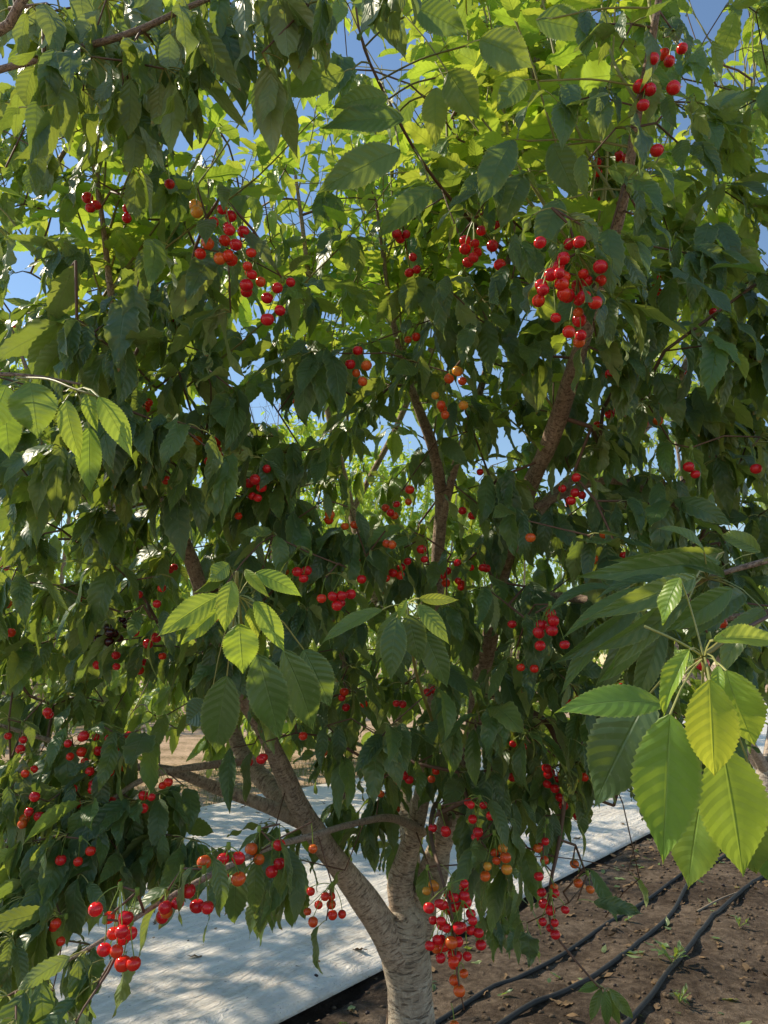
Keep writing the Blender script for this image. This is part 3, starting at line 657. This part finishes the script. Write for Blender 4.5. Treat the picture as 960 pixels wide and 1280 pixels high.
DENS = ["000001123323","000001233333","001101123333","013311233333","144421234444","344431334444","344433333443","444443333444",
        "444344433444","443344444444","444344554444","322334555521","431002344300","331022243300","310010012200","210000000000"]
LV = {n: Leaves() for n in lname}; spurs = []; info = []
def base_depth(r, c):
    x = (c - 5.5) / 5.5; d = 1.75 + .10 * abs(x) * 0
    if r >= 12: d = 1.85
    if 9 <= r < 12: d = 1.65
    if r <= 5: d = 1.6
    if 3 <= r <= 7 and c <= 3: d = 1.42
    if 4 <= r <= 8 and c >= 9: d = 1.5
    if r <= 3: d = 1.75
    return d
for r in range(16):
    for c in range(12):
        k = int(DENS[r][c])
        for j in range(int(k * 1.65 + random.random() * .9) if k else 0):
            px = (c + random.random()) * 80; py = (r + random.random()) * 80 - 25
            d = base_depth(r, c) + random.random() ** 1.3 * (1.1 if r < 12 else .6)
            spurs.append(P(px, py, d)); info.append((r, c, d))
# back of the crown and the sides outside the frame, so the tree is whole
for k in range(330):
    px = random.uniform(-150, 1150); py = random.uniform(160, 920); d = random.uniform(2.6, 3.4)
    spurs.append(P(px, py, d)); info.append((py / 80, px / 80, d))
for k in range(60):
    px = random.choice([random.uniform(-350, -10), random.uniform(970, 1300)]); py = random.uniform(100, 1000); d = random.uniform(1.5, 2.5)
    spurs.append(P(px, py, d)); info.append((py / 80, px / 80, d))
# low dark bunches at the left
for (x0, y0, dd) in [(60,1010,1.7),(90,990,1.75),(120,1010,1.72),(40,1060,1.65),(85,1050,1.68),(125,1040,1.7),(170,1010,1.75),(200,1000,1.8),(60,1110,1.62),(100,1100,1.62),(30,1130,1.6),(150,1075,1.7),(10,1000,1.7),(15,1180,1.5),(75,1150,1.58),(200,1050,1.75),(230,1055,1.75),(250,1060,1.75),(145,950,1.8),(90,930,1.8),(30,970,1.75)]:
    spurs.append(P(x0, y0 - 8, dd)); info.append((12, 1, dd))
    spurs.append(P(x0 + random.uniform(-20, 20), y0 - 8 + random.uniform(-15, 15), dd + .08)); info.append((12, 1, dd))
for (x0, y0, dd) in [(-10,110,2.3),(30,120,2.4),(65,130,2.5),(0,150,2.4),(40,165,2.3),(70,180,2.4),(10,190,2.5),(45,210,2.4),(75,225,2.3),(5,230,2.3),(30,255,2.4),(65,265,2.5),(-15,270,2.3),(20,300,2.3),(90,150,2.6),(-20,190,2.5),(225,90,2.5),(190,110,2.4),(255,110,2.6),(830,60,2.3),(880,80,2.5),(930,60,2.4),(950,130,2.4),(780,100,2.3)]:
    spurs.append(P(x0, y0, dd)); info.append((2, 0, dd))
# along the near low branch
for (x0, y0, dd, nn) in [(345,1050,1.5,5),(300,1075,1.38,5),(262,1092,1.3,3),(225,1110,1.26,2),(330,1062,1.45,4),(408,1150,1.68,6),(180,1140,1.2,3),(110,1190,1.16,3),(50,1225,1.13,4),(10,1245,1.12,5),(125,1225,1.12,3),(95,1275,1.08,4),(20,1275,1.05,4),(140,1200,1.14,2)]:
    spurs.append(P(x0, y0, dd)); info.append(('n', nn, dd))
for (x0, y0, dd, nn) in [(742,402,1.42,5),(735,365,1.42,5),(760,335,1.4,5),(645,640,1.75,5),(640,590,1.8,5),(690,640,1.8,5),(830,600,1.6,5),(560,600,1.8,4),(700,130,1.3,5),(745,120,1.35,5),(770,160,1.3,5),(735,200,1.3,5),(780,230,1.3,5),(690,260,1.28,4),(760,300,1.3,5),(800,270,1.35,5),(650,300,1.4,4),(745,420,1.45,4),(775,60,1.3,5),(840,130,1.35,5),(860,190,1.4,5),(620,230,1.4,5),(560,360,1.5,5),(640,350,1.45,5),(600,400,1.55,5),(765,380,1.4,5),(790,30,1.3,5),(730,30,1.35,5)]:
    spurs.append(P(x0, y0, dd)); info.append(('n', nn, dd))
# down the hanging branches at the right
for (x0, y0, dd, nn) in [(690,905,1.95,5),(703,950,1.9,5),(660,930,2.0,5),(720,990,1.9,5),(705,1020,1.85,6),(680,1020,1.85,5),(645,1000,1.85,5),(715,1080,1.78,6),(695,1110,1.72,4),(722,1125,1.74,5),(660,1060,1.8,4),(640,1035,1.8,5),(600,1050,1.7,5),(585,1000,1.8,5),(620,1020,1.75,5),(692,1158,1.66,2),(550,1080,1.6,3),(542,1120,1.58,2),(585,1150,1.52,1),(578,1245,1.48,3),(632,1092,1.68,2)]:
    spurs.append(P(x0, y0, dd)); info.append(('n', nn, dd))
cspur = []
for (x, y, d, n, cols) in CL:
    c = P(x, y, d); sp = c + UP * (.036 + .006 * n ** .5) + rng.normal(0, .006, 3); cspur.append(sp)
spurs2 = spurs + cspur
ends = GRW.grow(spurs2, maxlen=1.6)
rad = GRW.radii()
TW = {n: Tubes() for n in lname}
for k0, idx in GRW.edges:
    ids = [k0] + idx; pts = GRW.pos[ids]
    rr = np.array([rad[i] for i in ids]); rr[0] = min(rad[k0], rr[1] * 1.15) if len(rr) > 1 else rr[0]
    TW[GRW.limb[idx[0]]].add(pts, np.minimum(rr * .85, .0065), 6, cap=True)
axis = base[:2]
def outdir(q):
    o = np.array([q[0] - axis[0], q[1] - axis[1] - .15]); return nrm(o + 1e-6)
for q, inf, e in zip(spurs, info, ends[:len(spurs)]):
    if e is None: continue
    lm = GRW.limb[e]; r = inf[0]
    px, py, d = (float(v[0]) for v in proj(q))
    hgt = q[2]; y0 = 0.0
    if hgt > 2.5: y0 = .12 + .18 * min(1, (hgt - 2.5) / 1.0)
    if d > 2.5: y0 += .30
    y0 += random.choice([0, 0, 0, 0, .12])
    if r == 'n': rosette(LV[lm], q, outdir(q), inf[1], random.uniform(.10, .125), .02, 1.3)
    else: rosette(LV[lm], q, outdir(q), random.randint(7, 10), random.uniform(.116, .158), y0, 1.15 if hgt < 2.5 else .8)
    if r != 'n' and random.random() < .25:   # a second spur a little way back along the same twig
        p_ = GRW.par[e]
        if p_ > 0 and GRW.par[p_] > 0: rosette(LV[lm], GRW.pos[p_], outdir(q), random.randint(3, 5), .10, y0, 1.1)
for (x, y, d, n, cols), e in zip(CL, ends[len(spurs):]):
    if e is None: continue
    q = GRW.pos[e]
    if y < 1130 and random.random() < .8: rosette(LV[GRW.limb[e]], q + UP * .004, outdir(q), 4, .095, .03, 1.2)
# upright bright shoots in the top and the back of the crown
TSH = {n: Tubes() for n in lname}
tops = [('J',.5),('C2',1),('C2',.8),('D',1),('D',.85),('F',1),('F',.85),('F2',1),('F2',.8),('F2',.6),('I',1),('I',.85),('C',1),('C',.9),('A',1),('A',.9)]
for k in range(150):
    nm, f = random.choice(tops); c = lg[nm]; i = min(len(c) - 1, int((f - random.random() * .28) * (len(c) - 1)))
    b0 = c[i, :3]; dr = nrm(UP * 1.0 + rng.normal(0, .42, 3) + np.array([0, .25, 0]))
    shoot(LV[nm], TSH[nm], b0, dr, random.uniform(.4, 1.1), random.uniform(.4, .75), random.uniform(.10, .135))
for (x, y, d, ln, dx) in [(300,250,3.0,.7,0),(340,240,3.1,.8,.1),(270,300,3.0,.7,-.1),(420,200,3.0,.8,0),(380,330,3.0,.6,.05),(460,300,3.0,.8,0),(500,260,3.1,.7,.1),(520,330,3.0,.6,-.1),(560,220,3.1,.8,0),(240,330,2.9,.6,0),(350,420,2.9,.5,0),(430,420,2.9,.6,0),(480,420,2.9,.6,0),(900,250,2.8,.9,0),(940,300,2.8,.9,.1),(870,300,2.8,.8,0),(920,170,2.7,.7,0),(600,120,2.6,.7,0),(740,180,2.4,.7,0),(125,80,1.9,.5,0),(560,130,2.2,.6,-.1),(490,180,2.4,.5,0),
                       (700,90,1.9,.5,0),(620,90,1.8,.5,-.1),(580,60,1.9,.5,0),(730,110,1.8,.5,.1),(640,160,1.7,.5,0),(760,60,1.9,.5,0)]:
    q = P(x, y + 60, d); e = GRW.grow([q], maxlen=3)[0]
    k0, idx = GRW.edges[-1]; nm = GRW.limb[idx[0]]; TW[nm].add(GRW.pos[[k0] + idx], np.linspace(.006, .0045, len(idx) + 1), 6)
    shoot(LV[nm], TSH[nm], q, np.array([dx, .05, 1]), ln, random.uniform(.35, .6), .125, .0042)
KF = keep_fn()
for nm in lname:
    LV[nm].build('foliage', lg[nm + '_o'], nt=20, half=2, serr=.075, keep=KF, wood=(TW[nm], TSH[nm]), wmats=(M_TWIG, M_GTWIG))
order = sorted(range(len(CL)), key=lambda i: -CL[i][3] ** .5 / CL[i][2])
for i in order[:100]:
    x, y, d, n, cols = CL[i]; cluster(tree, P(x, y, d), n, cols, cspur[i])
rest = [(P(*CL[i][:3]), cspur[i], CL[i][3], CL[i][4]) for i in order[100:]]
cand = [e for e in ends[:len(spurs)] if e is not None]
for e in random.sample(cand, 110):
    sp = GRW.pos[e]; px, py, d = (float(v[0]) for v in proj(sp))
    if not (0 < px < 960 and 250 < py < 1150 and d > 1.5): continue
    for k in range(random.choice([1, 2, 2, 3])): rest.append((sp + np.array([random.gauss(0, .016), random.gauss(0, .014), -.045 + random.gauss(0, .010)]), sp, 1, random.choice(['r', 'r', 'ro', 'b', 'o'])))
keys = list(CH); V = []; F = []; MI = []; nv = 0; tb = Tubes()
cv = {}
for k in keys:
    a = np.zeros(len(CM[k].vertices) * 3, np.float32); CM[k].vertices.foreach_get('co', a); cv[k] = a.reshape(-1, 3)
cf = np.array([list(p.vertices) for p in CM['r'].polygons])
for c, sp, n, cols in rest:
    for j in range(n):
        q = c + (rng.normal(0, .011, 3) if n > 1 else 0); k = random.choice(cols); a = random.uniform(0, 6.28); R3 = np.array([[math.cos(a), -math.sin(a), 0], [math.sin(a), math.cos(a), 0], [0, 0, 1]])
        V.append((cv[k] * random.uniform(.76, 1.0)) @ R3.T + q); F.append(cf + nv); nv += len(cv[k]); MI += [keys.index(k)] * len(cf)
        top = q + UP * .009; tb.add(np.array([sp, (sp + top) / 2 + UP * .006, top]), .0009, 4, cap=False)
tv = np.vstack(tb.V); F.append(np.vstack(tb.F) + nv); MI += [len(keys)] * len(F[-1]); V.append(tv)
tag(build('small_cherries', np.vstack(V), np.vstack(F), None, [CH[k] for k in keys] + [M_STALK], MI, tree), kind='stuff')

# ---- large leaves close to the lens, each one modelled on its own
def facing_leaf(parent, hub, bx, by, tx, ty, wpx, d, young, dd=0.0, bend=.5, fold=.25, roll=0.0, rnd=None, r2=None, back=False):
    b = P(bx, by, d); tip = P(tx, ty, d + dd); ax = tip - b; Lc = np.linalg.norm(ax); half_b = bend / 2
    toc = nrm(CAM - (b + tip) / 2); dN = nrm(ax); n0 = nrm(toc - dN * (toc @ dN) + UP * .15); n0 = nrm(n0 - dN * (n0 @ dN))
    s0 = np.cross(dN, n0); n0 = n0 * math.cos(roll) + s0 * math.sin(roll)
    if back: n0 = -n0
    d0 = dN * math.cos(half_b) + n0 * math.sin(half_b); n1 = n0 * math.cos(half_b) - dN * math.sin(half_b)
    Ln = Lc * (half_b / math.sin(half_b) if abs(half_b) > 1e-3 else 1)
    lv = Leaves(); lv.add(hub, b, d0, n1, Ln, wpx / FPX * d / max(.8, math.cos(fold)) * 1.02, bend, fold, young, rnd, r2)
    return lv.build('leaf', parent, nt=44, half=4, serr=.05)
def sprig(stem_pts, r, leaves, hub):
    tb = Tubes(); c = crom([P(*a) for a in stem_pts], .02); tb.add(c, np.linspace(r, r * .6, len(c)), 8)
    root = tb.build('leafy_shoot', M_GTWIG, tree); h = P(*hub)
    for a in leaves: facing_leaf(root, h, *a)
    return root
# right foreground
sprig([(905,800,.80),(890,812,.785),(878,822,.775),(884,842,.77)], .0035, [
 (812,868,742,1010,84,.86,.04,.02,.5,.2,.1,.1,.3),
 (828,880,692,892,52,.78,.62,-.02,.7,.22,.5,.4,.1),
 (838,893,829,1080,84,.74,.66,.0,.18,.22,.12,.3,.15),
 (903,935,929,1096,86,.78,.60,.0,.2,.24,-.25,.3,.3),
 (876,1000,860,1112,66,.83,.82,.0,.2,.2,.3,.5,.7),
 (930,1000,945,1092,60,.82,.3,.02,.5,.25,.1),
 (908,838,944,932,66,.73,.80,.0,.7,.25,.3,.3,.6),
 (887,850,893,970,64,.69,1.0,.02,.8,.25,0,.2,.95),
 (862,812,829,896,30,.73,.92,.0,.6,.7,.5,.4,.5),
 (892,800,985,806,34,.72,.95,.03,.5,.5,-.5,.4,.8),
 (866,830,842,812,20,.76,.6,.02,.3,.3,0),
 (898,832,900,880,17,.70,.85,-.01,.6,.5,.2),
 (850,722,828,782,32,.80,.75,.0,.5,.3,.6,.2,.4),
 (958,1030,972,1110,50,.86,.3,.02,.5,.25,.1)], (880,822,.775))
tb = Tubes(); tb.add(crom([P(878,820,.775), P(850,803,.76), P(806,783,.75)], .01), np.array([.0016]*1), 6) if False else tb.add(crom([P(878,820,.775), P(850,803,.76), P(806,783,.75)], .01), .0013, 6); tb.build('leaf_stalk', M_PET, tree)
# left middle foreground sprig (+ its dark leaves)
sprig([(345,900,1.45),(322,840,1.25),(304,790,1.12),(297,745,1.05),(296,715,1.03)], .0045, [
 (284,905-60,270,945,50,1.16,.05,.02,.6,.25,.2),(322,818,350,925,52,1.14,.06,.02,.6,.25,.0),(354,812,392,915,48,1.16,.06,.05,.7,.3,-.2),(380,812,414,885,44,1.2,.08,.0,.5,.2,.0),(262,880,232,905,40,1.25,.05,.0,.5,.3,.3),
 (274,744,196,796,34,1.03,.85,-.03,.6,.25,.2,.2,.5),(276,760,226,806,26,1.06,.80,.0,.5,.3,.2,.3,.4),
 (290,726,281,792,30,1.0,.85,-.02,.6,.3,.3,.4,.6),(299,780,304,842,46,1.0,.72,.0,.5,.15,.1,.3,.3),
 (318,752,356,816,30,1.02,.80,.0,.5,.3,-.3,.3,.4),(320,716,378,746,26,1.03,.72,.0,.8,.3,-.2,.2,.2),
 (286,705,262,728,26,1.04,.3,.0,.6,.2,.3,.9,.3),(306,712,338,748,14,1.0,.95,-.02,.6,.6,.2,.2,.9),(312,760,322,800,20,1.08,.6,.02,.5,.3,.2)], (298,745,1.05))
# centre sprig
sprig([(540,900,1.7),(520,840,1.45),(512,780,1.3),(508,756,1.25)], .004, [
 (524,748,574,750,15,1.2,.55,.0,.7,.2,.2),(522,756,562,806,24,1.2,.45,-.02,.6,.3,-.2),(496,772,488,852,34,1.2,.12,-.02,.6,.3,.1),(510,768,525,830,34,1.22,.08,.0,.5,.2,0),
 (478,762,400,806,22,1.22,.28,.0,.8,.3,.5),(500,764,470,830,26,1.25,.25,.0,.6,.3,.3),(530,790,560,860,34,1.25,.1,.0,.6,.3,0),(508,750,498,775,12,1.18,.8,0,.5,.4,.3)], (508,757,1.25))
sprig([(742,1226,1.6),(752,1234,1.6),(757,1238,1.6)], .0015, [
 (752,1236,738,1278,13,1.6,.05,0,.6,.4,.2),(756,1238,758,1284,14,1.58,.08,0,.6,.4,-.2),(760,1238,775,1282,14,1.6,.06,0,.6,.4,.3),(762,1236,792,1274,15,1.58,.1,0,.6,.4,.1),(750,1232,722,1240,13,1.6,.2,0,.5,.3,.4)], (756,1236,1.6))
# right middle layered leaves with pale edges
lay = []
random.seed(12)
for (bx, by, tx, ty, w_, d) in [(905,690,760,700,30,1.2),(900,702,716,722,34,1.1),(885,712,735,742,28,1.15),(870,722,728,776,32,1.12),(850,728,742,752,24,1.18),(845,742,735,815,32,1.13),
   (862,748,765,838,34,1.11),(905,722,835,706,22,1.14),(915,735,830,790,34,1.07),(930,742,850,806,30,1.04),(945,728,868,744,26,1.07),(955,762,900,850,36,1.0),(905,765,864,865,36,1.05),
   (868,772,832,872,32,1.11),(830,782,792,886,32,1.14),(800,765,745,855,30,1.16),(775,790,735,880,28,1.2),(965,730,905,768,28,1.0),(978,775,945,872,34,.98),(820,735,700,800,26,1.2),(800,750,690,830,26,1.22),(775,740,680,775,24,1.25),(780,770,700,870,26,1.24),
   (880,690,820,660,24,1.16),(950,690,900,668,24,1.12)][::1]:
    if random.random() < .28: continue
    lay.append((bx, by, tx, ty, w_ * .98, d + random.uniform(-.10, .12), random.uniform(.0, .22), random.uniform(-.04, .05), random.uniform(.6, 1.5), random.uniform(.3, .9), random.uniform(-1.0, 1.0), None, None))
sprig([(960,700,1.12),(920,712,1.13),(885,722,1.14),(862,728,1.14),(845,722,1.14)], .004, lay, (885, 724, 1.14))
# big single leaves high in the crown
tops_ = [(500,188,395,242,50,1.25,.22,0,.5,.25,.3,.6,.5),(505,150,400,160,40,1.3,.18,0,.6,.3,.5),(430,90,342,122,40,1.35,.30,0,.5,.3,.3,.6,.6),(485,122,415,135,34,1.3,.25,0,.6,.3,.4),
 (600,50,668,85,52,1.3,.20,0,.5,.25,-.3,.7,.6),(560,90,600,150,46,1.35,.25,0,.5,.3,.1),(670,25,745,45,44,1.35,.22,0,.5,.3,-.4),(545,110,545,185,34,1.4,.5,0,.5,.3,.2),(655,100,620,140,34,1.3,.25,0,.5,.3,.2),
 (520,10,585,45,44,1.3,.22,0,.5,.3,-.3),(640,175,600,262,46,1.3,.12,0,.5,.3,.3),(690,180,722,250,40,1.35,.05,0,.5,.3,0),(700,250,672,318,38,1.3,.08,0,.5,.3,.2),(655,215,625,290,40,1.35,.05,0,.5,.3,.3),
 (760,210,830,245,30,1.35,.35,0,.5,.3,-.3,.6,.4),(540,235,470,300,36,1.4,.18,0,.5,.3,.3),(765,190,735,130,30,1.45,.4,0,.4,.2,.3)]
hubs = Grow(); hubs.pos = np.vstack([lg['J'][:, :3], lg['C2'][:, :3], lg['D'][:, :3]]); 
rt = empty('leafy_shoot'); rt.parent = tree
for a in tops_:
    b = P(a[0], a[1], a[5]); i = int(np.argmin(np.linalg.norm(hubs.pos - b, axis=1))); hp = hubs.pos[i]
    v = hp - b; ln = np.linalg.norm(v); hub = b + v / ln * min(.03, ln)
    if ln > .03:
        t2 = Tubes(); t2.add(crom([hp, (hp + hub) / 2 + UP * .01, hub], .02), .0018, 6); t2.build('twig', M_GTWIG, rt)
    facing_leaf(rt, hub, *a)

# ================================================================== NEIGHBOUR AT THE LEFT (overhanging branch)
LFT = np.array([-2.6, -.9, 0]); left = empty('cherry_tree'); 
tag(left, 'cherry tree whose leafy branch hangs into the view along the top left edge', 'cherry tree', 'cherry trees of the orchard')
tb = Tubes(); c = crom([(*LFT, .11), (LFT[0], LFT[1], .5, .09), (LFT[0] + .02, LFT[1] + .05, .95, .085)], .04); tb.add(c[:, :3], c[:, 3], 24, .1); tb.build('trunk', M_BARK, left)
TOP = np.array([LFT[0] + .02, LFT[1] + .05, .9])
LL = [[(*TOP, .05), (-2.2, -.3, 1.7, .035), (-1.6, .5, 2.3, .02), (*P(-320, 190, 1.35), .010), (*P(-60, 105, 1.3), .0065), (*P(55, 72, 1.25), .0060), (*P(150, 46, 1.22), .0055), (*P(200, 26, 1.2), .005), (*P(262, -2, 1.2), .004), (*P(420, -50, 1.25), .003)],
      [(-1.6, .5, 2.3, .012), (*P(-200, 60, 1.15), .010), (*P(-20, 50, 1.15), .008), (*P(25, 5, 1.12), .007), (*P(60, -50, 1.1), .005)],
      [(-2.2, -.3, 1.7, .03), (*P(-350, 460, 1.45), .012), (*P(-120, 470, 1.3), .008), (*P(20, 468, 1.2), .0028), (*P(100, 480, 1.18), .0018)],
      [(*TOP, .05), (-3.0, -.6, 2, .03), (-3.2, -.4, 3.2, .015), (-3.2, -.2, 4, .006)],
      [(*TOP, .05), (-2.3, -1.4, 2, .03), (-2.1, -1.8, 3.2, .015), (-2, -2, 4, .006)]]
gl = Grow(); lob = []
for k, rows in enumerate(LL):
    c = crom(rows, .03); tb = Tubes(); tb.add(c[:, :3], c[:, 3], 12, .08); o = tb.build('limb', M_LIMB, left); lob.append(o); gl.seed(c[int(len(c) * .4):, :3], k)
tg = []; tinfo = []
D2 = [(15,190,35,4),(25,240,35,4),(20,150,35,3),(60,270,40,3),(290,110,40,3),(225,115,35,3),(60,150,60,5),(150,170,50,4),(30,100,50,4),(190,140,40,2),(130,230,40,2),(50,310,40,2),(30,210,55,4),(10,270,45,3),(80,260,40,2),(130,110,50,3),(0,50,60,5),(80,60,60,5),(160,45,60,5),(240,30,60,5),(310,20,55,5),(380,15,50,4),(440,5,40,3),(30,140,50,4),(100,120,50,4),(20,230,50,4),(75,200,40,4),(120,185,30,2),(15,310,40,2),(300,70,40,2),(220,75,40,2),(380,55,25,1),(180,90,30,1)]
for (x, y, sp_, n) in D2:
    for k in range(n): tg.append(P(x + random.uniform(-1, 1) * sp_, y - 45 + random.uniform(-1, 1) * sp_ * .6, random.uniform(1.12, 1.6))); tinfo.append(1)
for k in range(90):
    tg.append(np.array([random.gauss(LFT[0], .8), random.gauss(LFT[1], .8), random.uniform(1.2, 4)])); tinfo.append(0)
tg = [q for q, i in zip(tg, tinfo) if (i or np.linalg.norm(q - CAM) > 1.5) and wells(q[None] - UP * .05, 4)[0]]
en = gl.grow(tg); rl = gl.radii(); TWl = {k: Tubes() for k in range(5)}; LVl = {k: Leaves() for k in range(5)}
for k0, idx in gl.edges:
    ids = [k0] + idx; TWl[gl.limb[idx[0]]].add(gl.pos[ids], np.minimum(rl[ids] * .7, .0035), 6)
for q, e in zip(tg, en):
    if e is None: continue
    rosette(LVl[gl.limb[e]], q, nrm(q[:2] - LFT[:2]), random.randint(4, 7), random.uniform(.105, .138), .03, 1.6)
KL = keep_fn(nw=4)
def KL2(A):
    k = KL(A); b = A[:, 3:6] + A[:, 6:9] * A[:, 12:13] * .5
    return k & (np.linalg.norm(b - CAM, axis=1) > .95)
for k in range(5):
    LVl[k].build('foliage', lob[k], nt=22, half=3, serr=.04, keep=KL2, wood=(TWl[k],), wmats=(M_TWIG,))
# its small bunch of light leaves at the left edge
tb = Tubes(); tb.add(crom([P(20,472,1.2), P(60,474,1.1), P(92,486,1.05), P(118,494,1.03)], .02), .0016, 6); rt = tb.build('leafy_shoot', M_GTWIG, left)
for a in [(38,478,48,548,58,1.02,.30,0,.5,.2,.1,.5,.3),(82,500,102,578,30,1.03,.62,0,.6,.3,.4,.5,.5),(124,496,166,574,32,1.0,.72,0,.5,.3,-.2,.5,.4),(112,535,113,618,32,1.06,.42,0,.5,.3,.2),(8,482,-14,540,50,1.03,.3,0,.5,.2,.2),(6,510,12,574,36,1.08,.45,0,.5,.25,.1),(112,488,122,540,22,1.04,.6,0,.6,.5,.5)]:
    facing_leaf(rt, P(95 if a[0] > 60 else 40, 487 if a[0] > 60 else 476, 1.06), *a)

# ================================================================== TREES BEHIND
def bg_tree(pos, seed_, hgt, rad_, label, nsp=330, young=.25, Lm=.115, low=.85, fruit=0, lod=(6, 1)):
    random.seed(seed_); e = empty('cherry_tree', pos); tag(e, label, 'cherry tree', 'cherry trees of the orchard')
    tb = Tubes(); hh = random.uniform(.6, .8)
    c = crom([(0, 0, -.1, .12), (.01, 0, .3, .095), (.03, .02, hh + .05, .085)], .06); tb.add(c[:, :3], c[:, 3], 16, .12); tb.build('trunk', M_BARK, e)
    g = Grow(); lb = []
    for k in range(6):
        a = k * 1.047 + random.uniform(-.3, .3); h = np.array([math.cos(a), math.sin(a), 0]); rr = rad_ * random.uniform(.35, .75); top = hgt * random.uniform(.75, .98)
        c = crom([(.02, .02, hh - .05, .05), (*(h * rr * .45 + UP * (hh + .55)), .038), (*(h * rr * .8 + UP * hgt * .5), .024), (*(h * rr + UP * top), .006)], .05)
        tb = Tubes(); tb.add(c[:, :3], c[:, 3], 10, .1); lb.append(tb.build('limb', M_LIMB, e)); g.seed(c[int(len(c) * .3):, :3], k)
    T = []
    while len(T) < nsp:
        z = random.uniform(low, hgt); f = (z - low) / (hgt - low); rm = rad_ * (.72 + .55 * f - .85 * f * f) * 1.05
        a = random.uniform(0, 6.28); r = rm * math.sqrt(random.uniform(.12, 1))
        q = np.array([r * math.cos(a), r * math.sin(a), z])
        if noise.noise(Vector(q * 1.7) + Vector((seed_, 0, 0))) < -.36: continue
        T.append(q)
    en = g.grow(T, seg=.15); rl = g.radii(); tw = Tubes(); lv = Leaves()
    for k0, idx in g.edges:
        ids = [k0] + idx; tw.add(g.pos[ids], np.minimum(rl[ids], .010), 4)
    for q, ee in zip(T, en):
        f = (q[2] - low) / (hgt - low)
        rosette(lv, q, nrm(q[:2] + 1e-3), random.randint(6, 9), Lm, young * (.5 + f), 1.1 if f < .6 else .6, 1.2)
        if random.random() < .6: rosette(lv, q * .97 + np.array([0, 0, .05]), nrm(q[:2] + 1e-3), 5, Lm, young * (.5 + f), 1.0)
    for k in range(40):
        a = random.uniform(0, 6.28); r = rad_ * .55 * math.sqrt(random.random()); b = np.array([r * math.cos(a), r * math.sin(a), hgt * random.uniform(.8, .97)])
        shoot(lv, tw, b, UP + rng.normal(0, .2, 3), random.uniform(.3, .8), young + .2, Lm * .9)
    org = np.array(pos)
    def kf(A):
        B = A.copy(); B[:, 0:3] += org; B[:, 3:6] += org
        q = B[:, 3:6] + B[:, 6:9] * B[:, 12:13] * .5; x, y, z = proj(q); k = wells(q); rr_ = rng.random(len(A))
        for (sx, sy, rd, pr) in SKY: k &= ~((np.hypot(x - sx, y - sy) < rd * 1.1) & (rr_ < pr) & (z > 0))
        return k
    lv.build('crown', e, nt=lod[0], half=lod[1], serr=0, petiole=False, keep=kf, wood=(tw,), wmats=(M_TWIG,))
    return e
TRP = NR @ (base[:2] - E0[:2]); TRS = DR @ (base[:2] - E0[:2])
q = W2(TRS + 5.1, TRP); bg_tree(tuple(q), 21, 4.5, 2.0, 'next cherry tree along the same row, behind the bright foreground leaves at the right', 420, .3, low=1.25, lod=(8, 1))
for k, (s, p, h, rr, lo_, lab) in enumerate([
   (-1.4, -6.1, 5.1, 2.2, .7, 'cherry tree across the white sheet at the far left edge of the view'),
   (1.9, -6.1, 5.1, 2.2, .95, 'cherry tree across the white sheet seen left of the forked trunk'),
   (5.2, -6.1, 5.4, 2.3, .7, 'cherry tree across the white sheet seen straight behind the forked trunk'),
   (8.7, -6.0, 5.5, 2.3, .7, 'distant cherry tree across the sheet seen just right of the trunk'),
   (12.5, -6.0, 5.4, 2.3, .6, 'most distant cherry tree across the sheet, at the right'),
   (14.5, TRP + .3, 4.6, 2.0, .6, 'distant cherry tree at the end of the near row'),
   (3.0, -16.8, 4.6, 2.5, .4, 'cherry tree beyond the sandy alley at the far left'),
   (7.6, -16.8, 4.6, 2.5, .4, 'cherry tree beyond the sandy alley, left of the centre'),
   (12.4, -16.8, 4.6, 2.5, .4, 'cherry tree beyond the sandy alley near the centre')]):
    q = W2(s, p, -.02); bg_tree(tuple(q), 40 + k, h, rr, lab, 1000, .6, .15, lo_)
q = W2(9.6, TRP + .1); bg_tree(tuple(q), 77, 4.6, 2.1, 'second cherry tree along the near row, hidden mostly behind the next one', 260, .3, low=1.1)
# far orchard that reads as one green mass
random.seed(5); lv = Leaves()
for k in range(5200):
    s = random.uniform(-25, 60); p = random.choice([-22, -26, -31]) + random.gauss(0, .9)
    z = random.uniform(.5, 4.3) * (1 - .12 * abs(math.sin(s * .7 + p)))
    q = W2(s, p, z); d = nrm(np.array([random.gauss(0, .6), random.gauss(-.3, .6), -.6])); Ln = random.uniform(.35, .6)
    lv.add(q, q, d, np.array([0, -1, .8]) + rng.normal(0, .6, 3), Ln, Ln * .5, .6, .3, random.uniform(.1, .5))
tag(lv.build('far_orchard', None, nt=4, half=1, serr=0, petiole=False), kind='stuff')
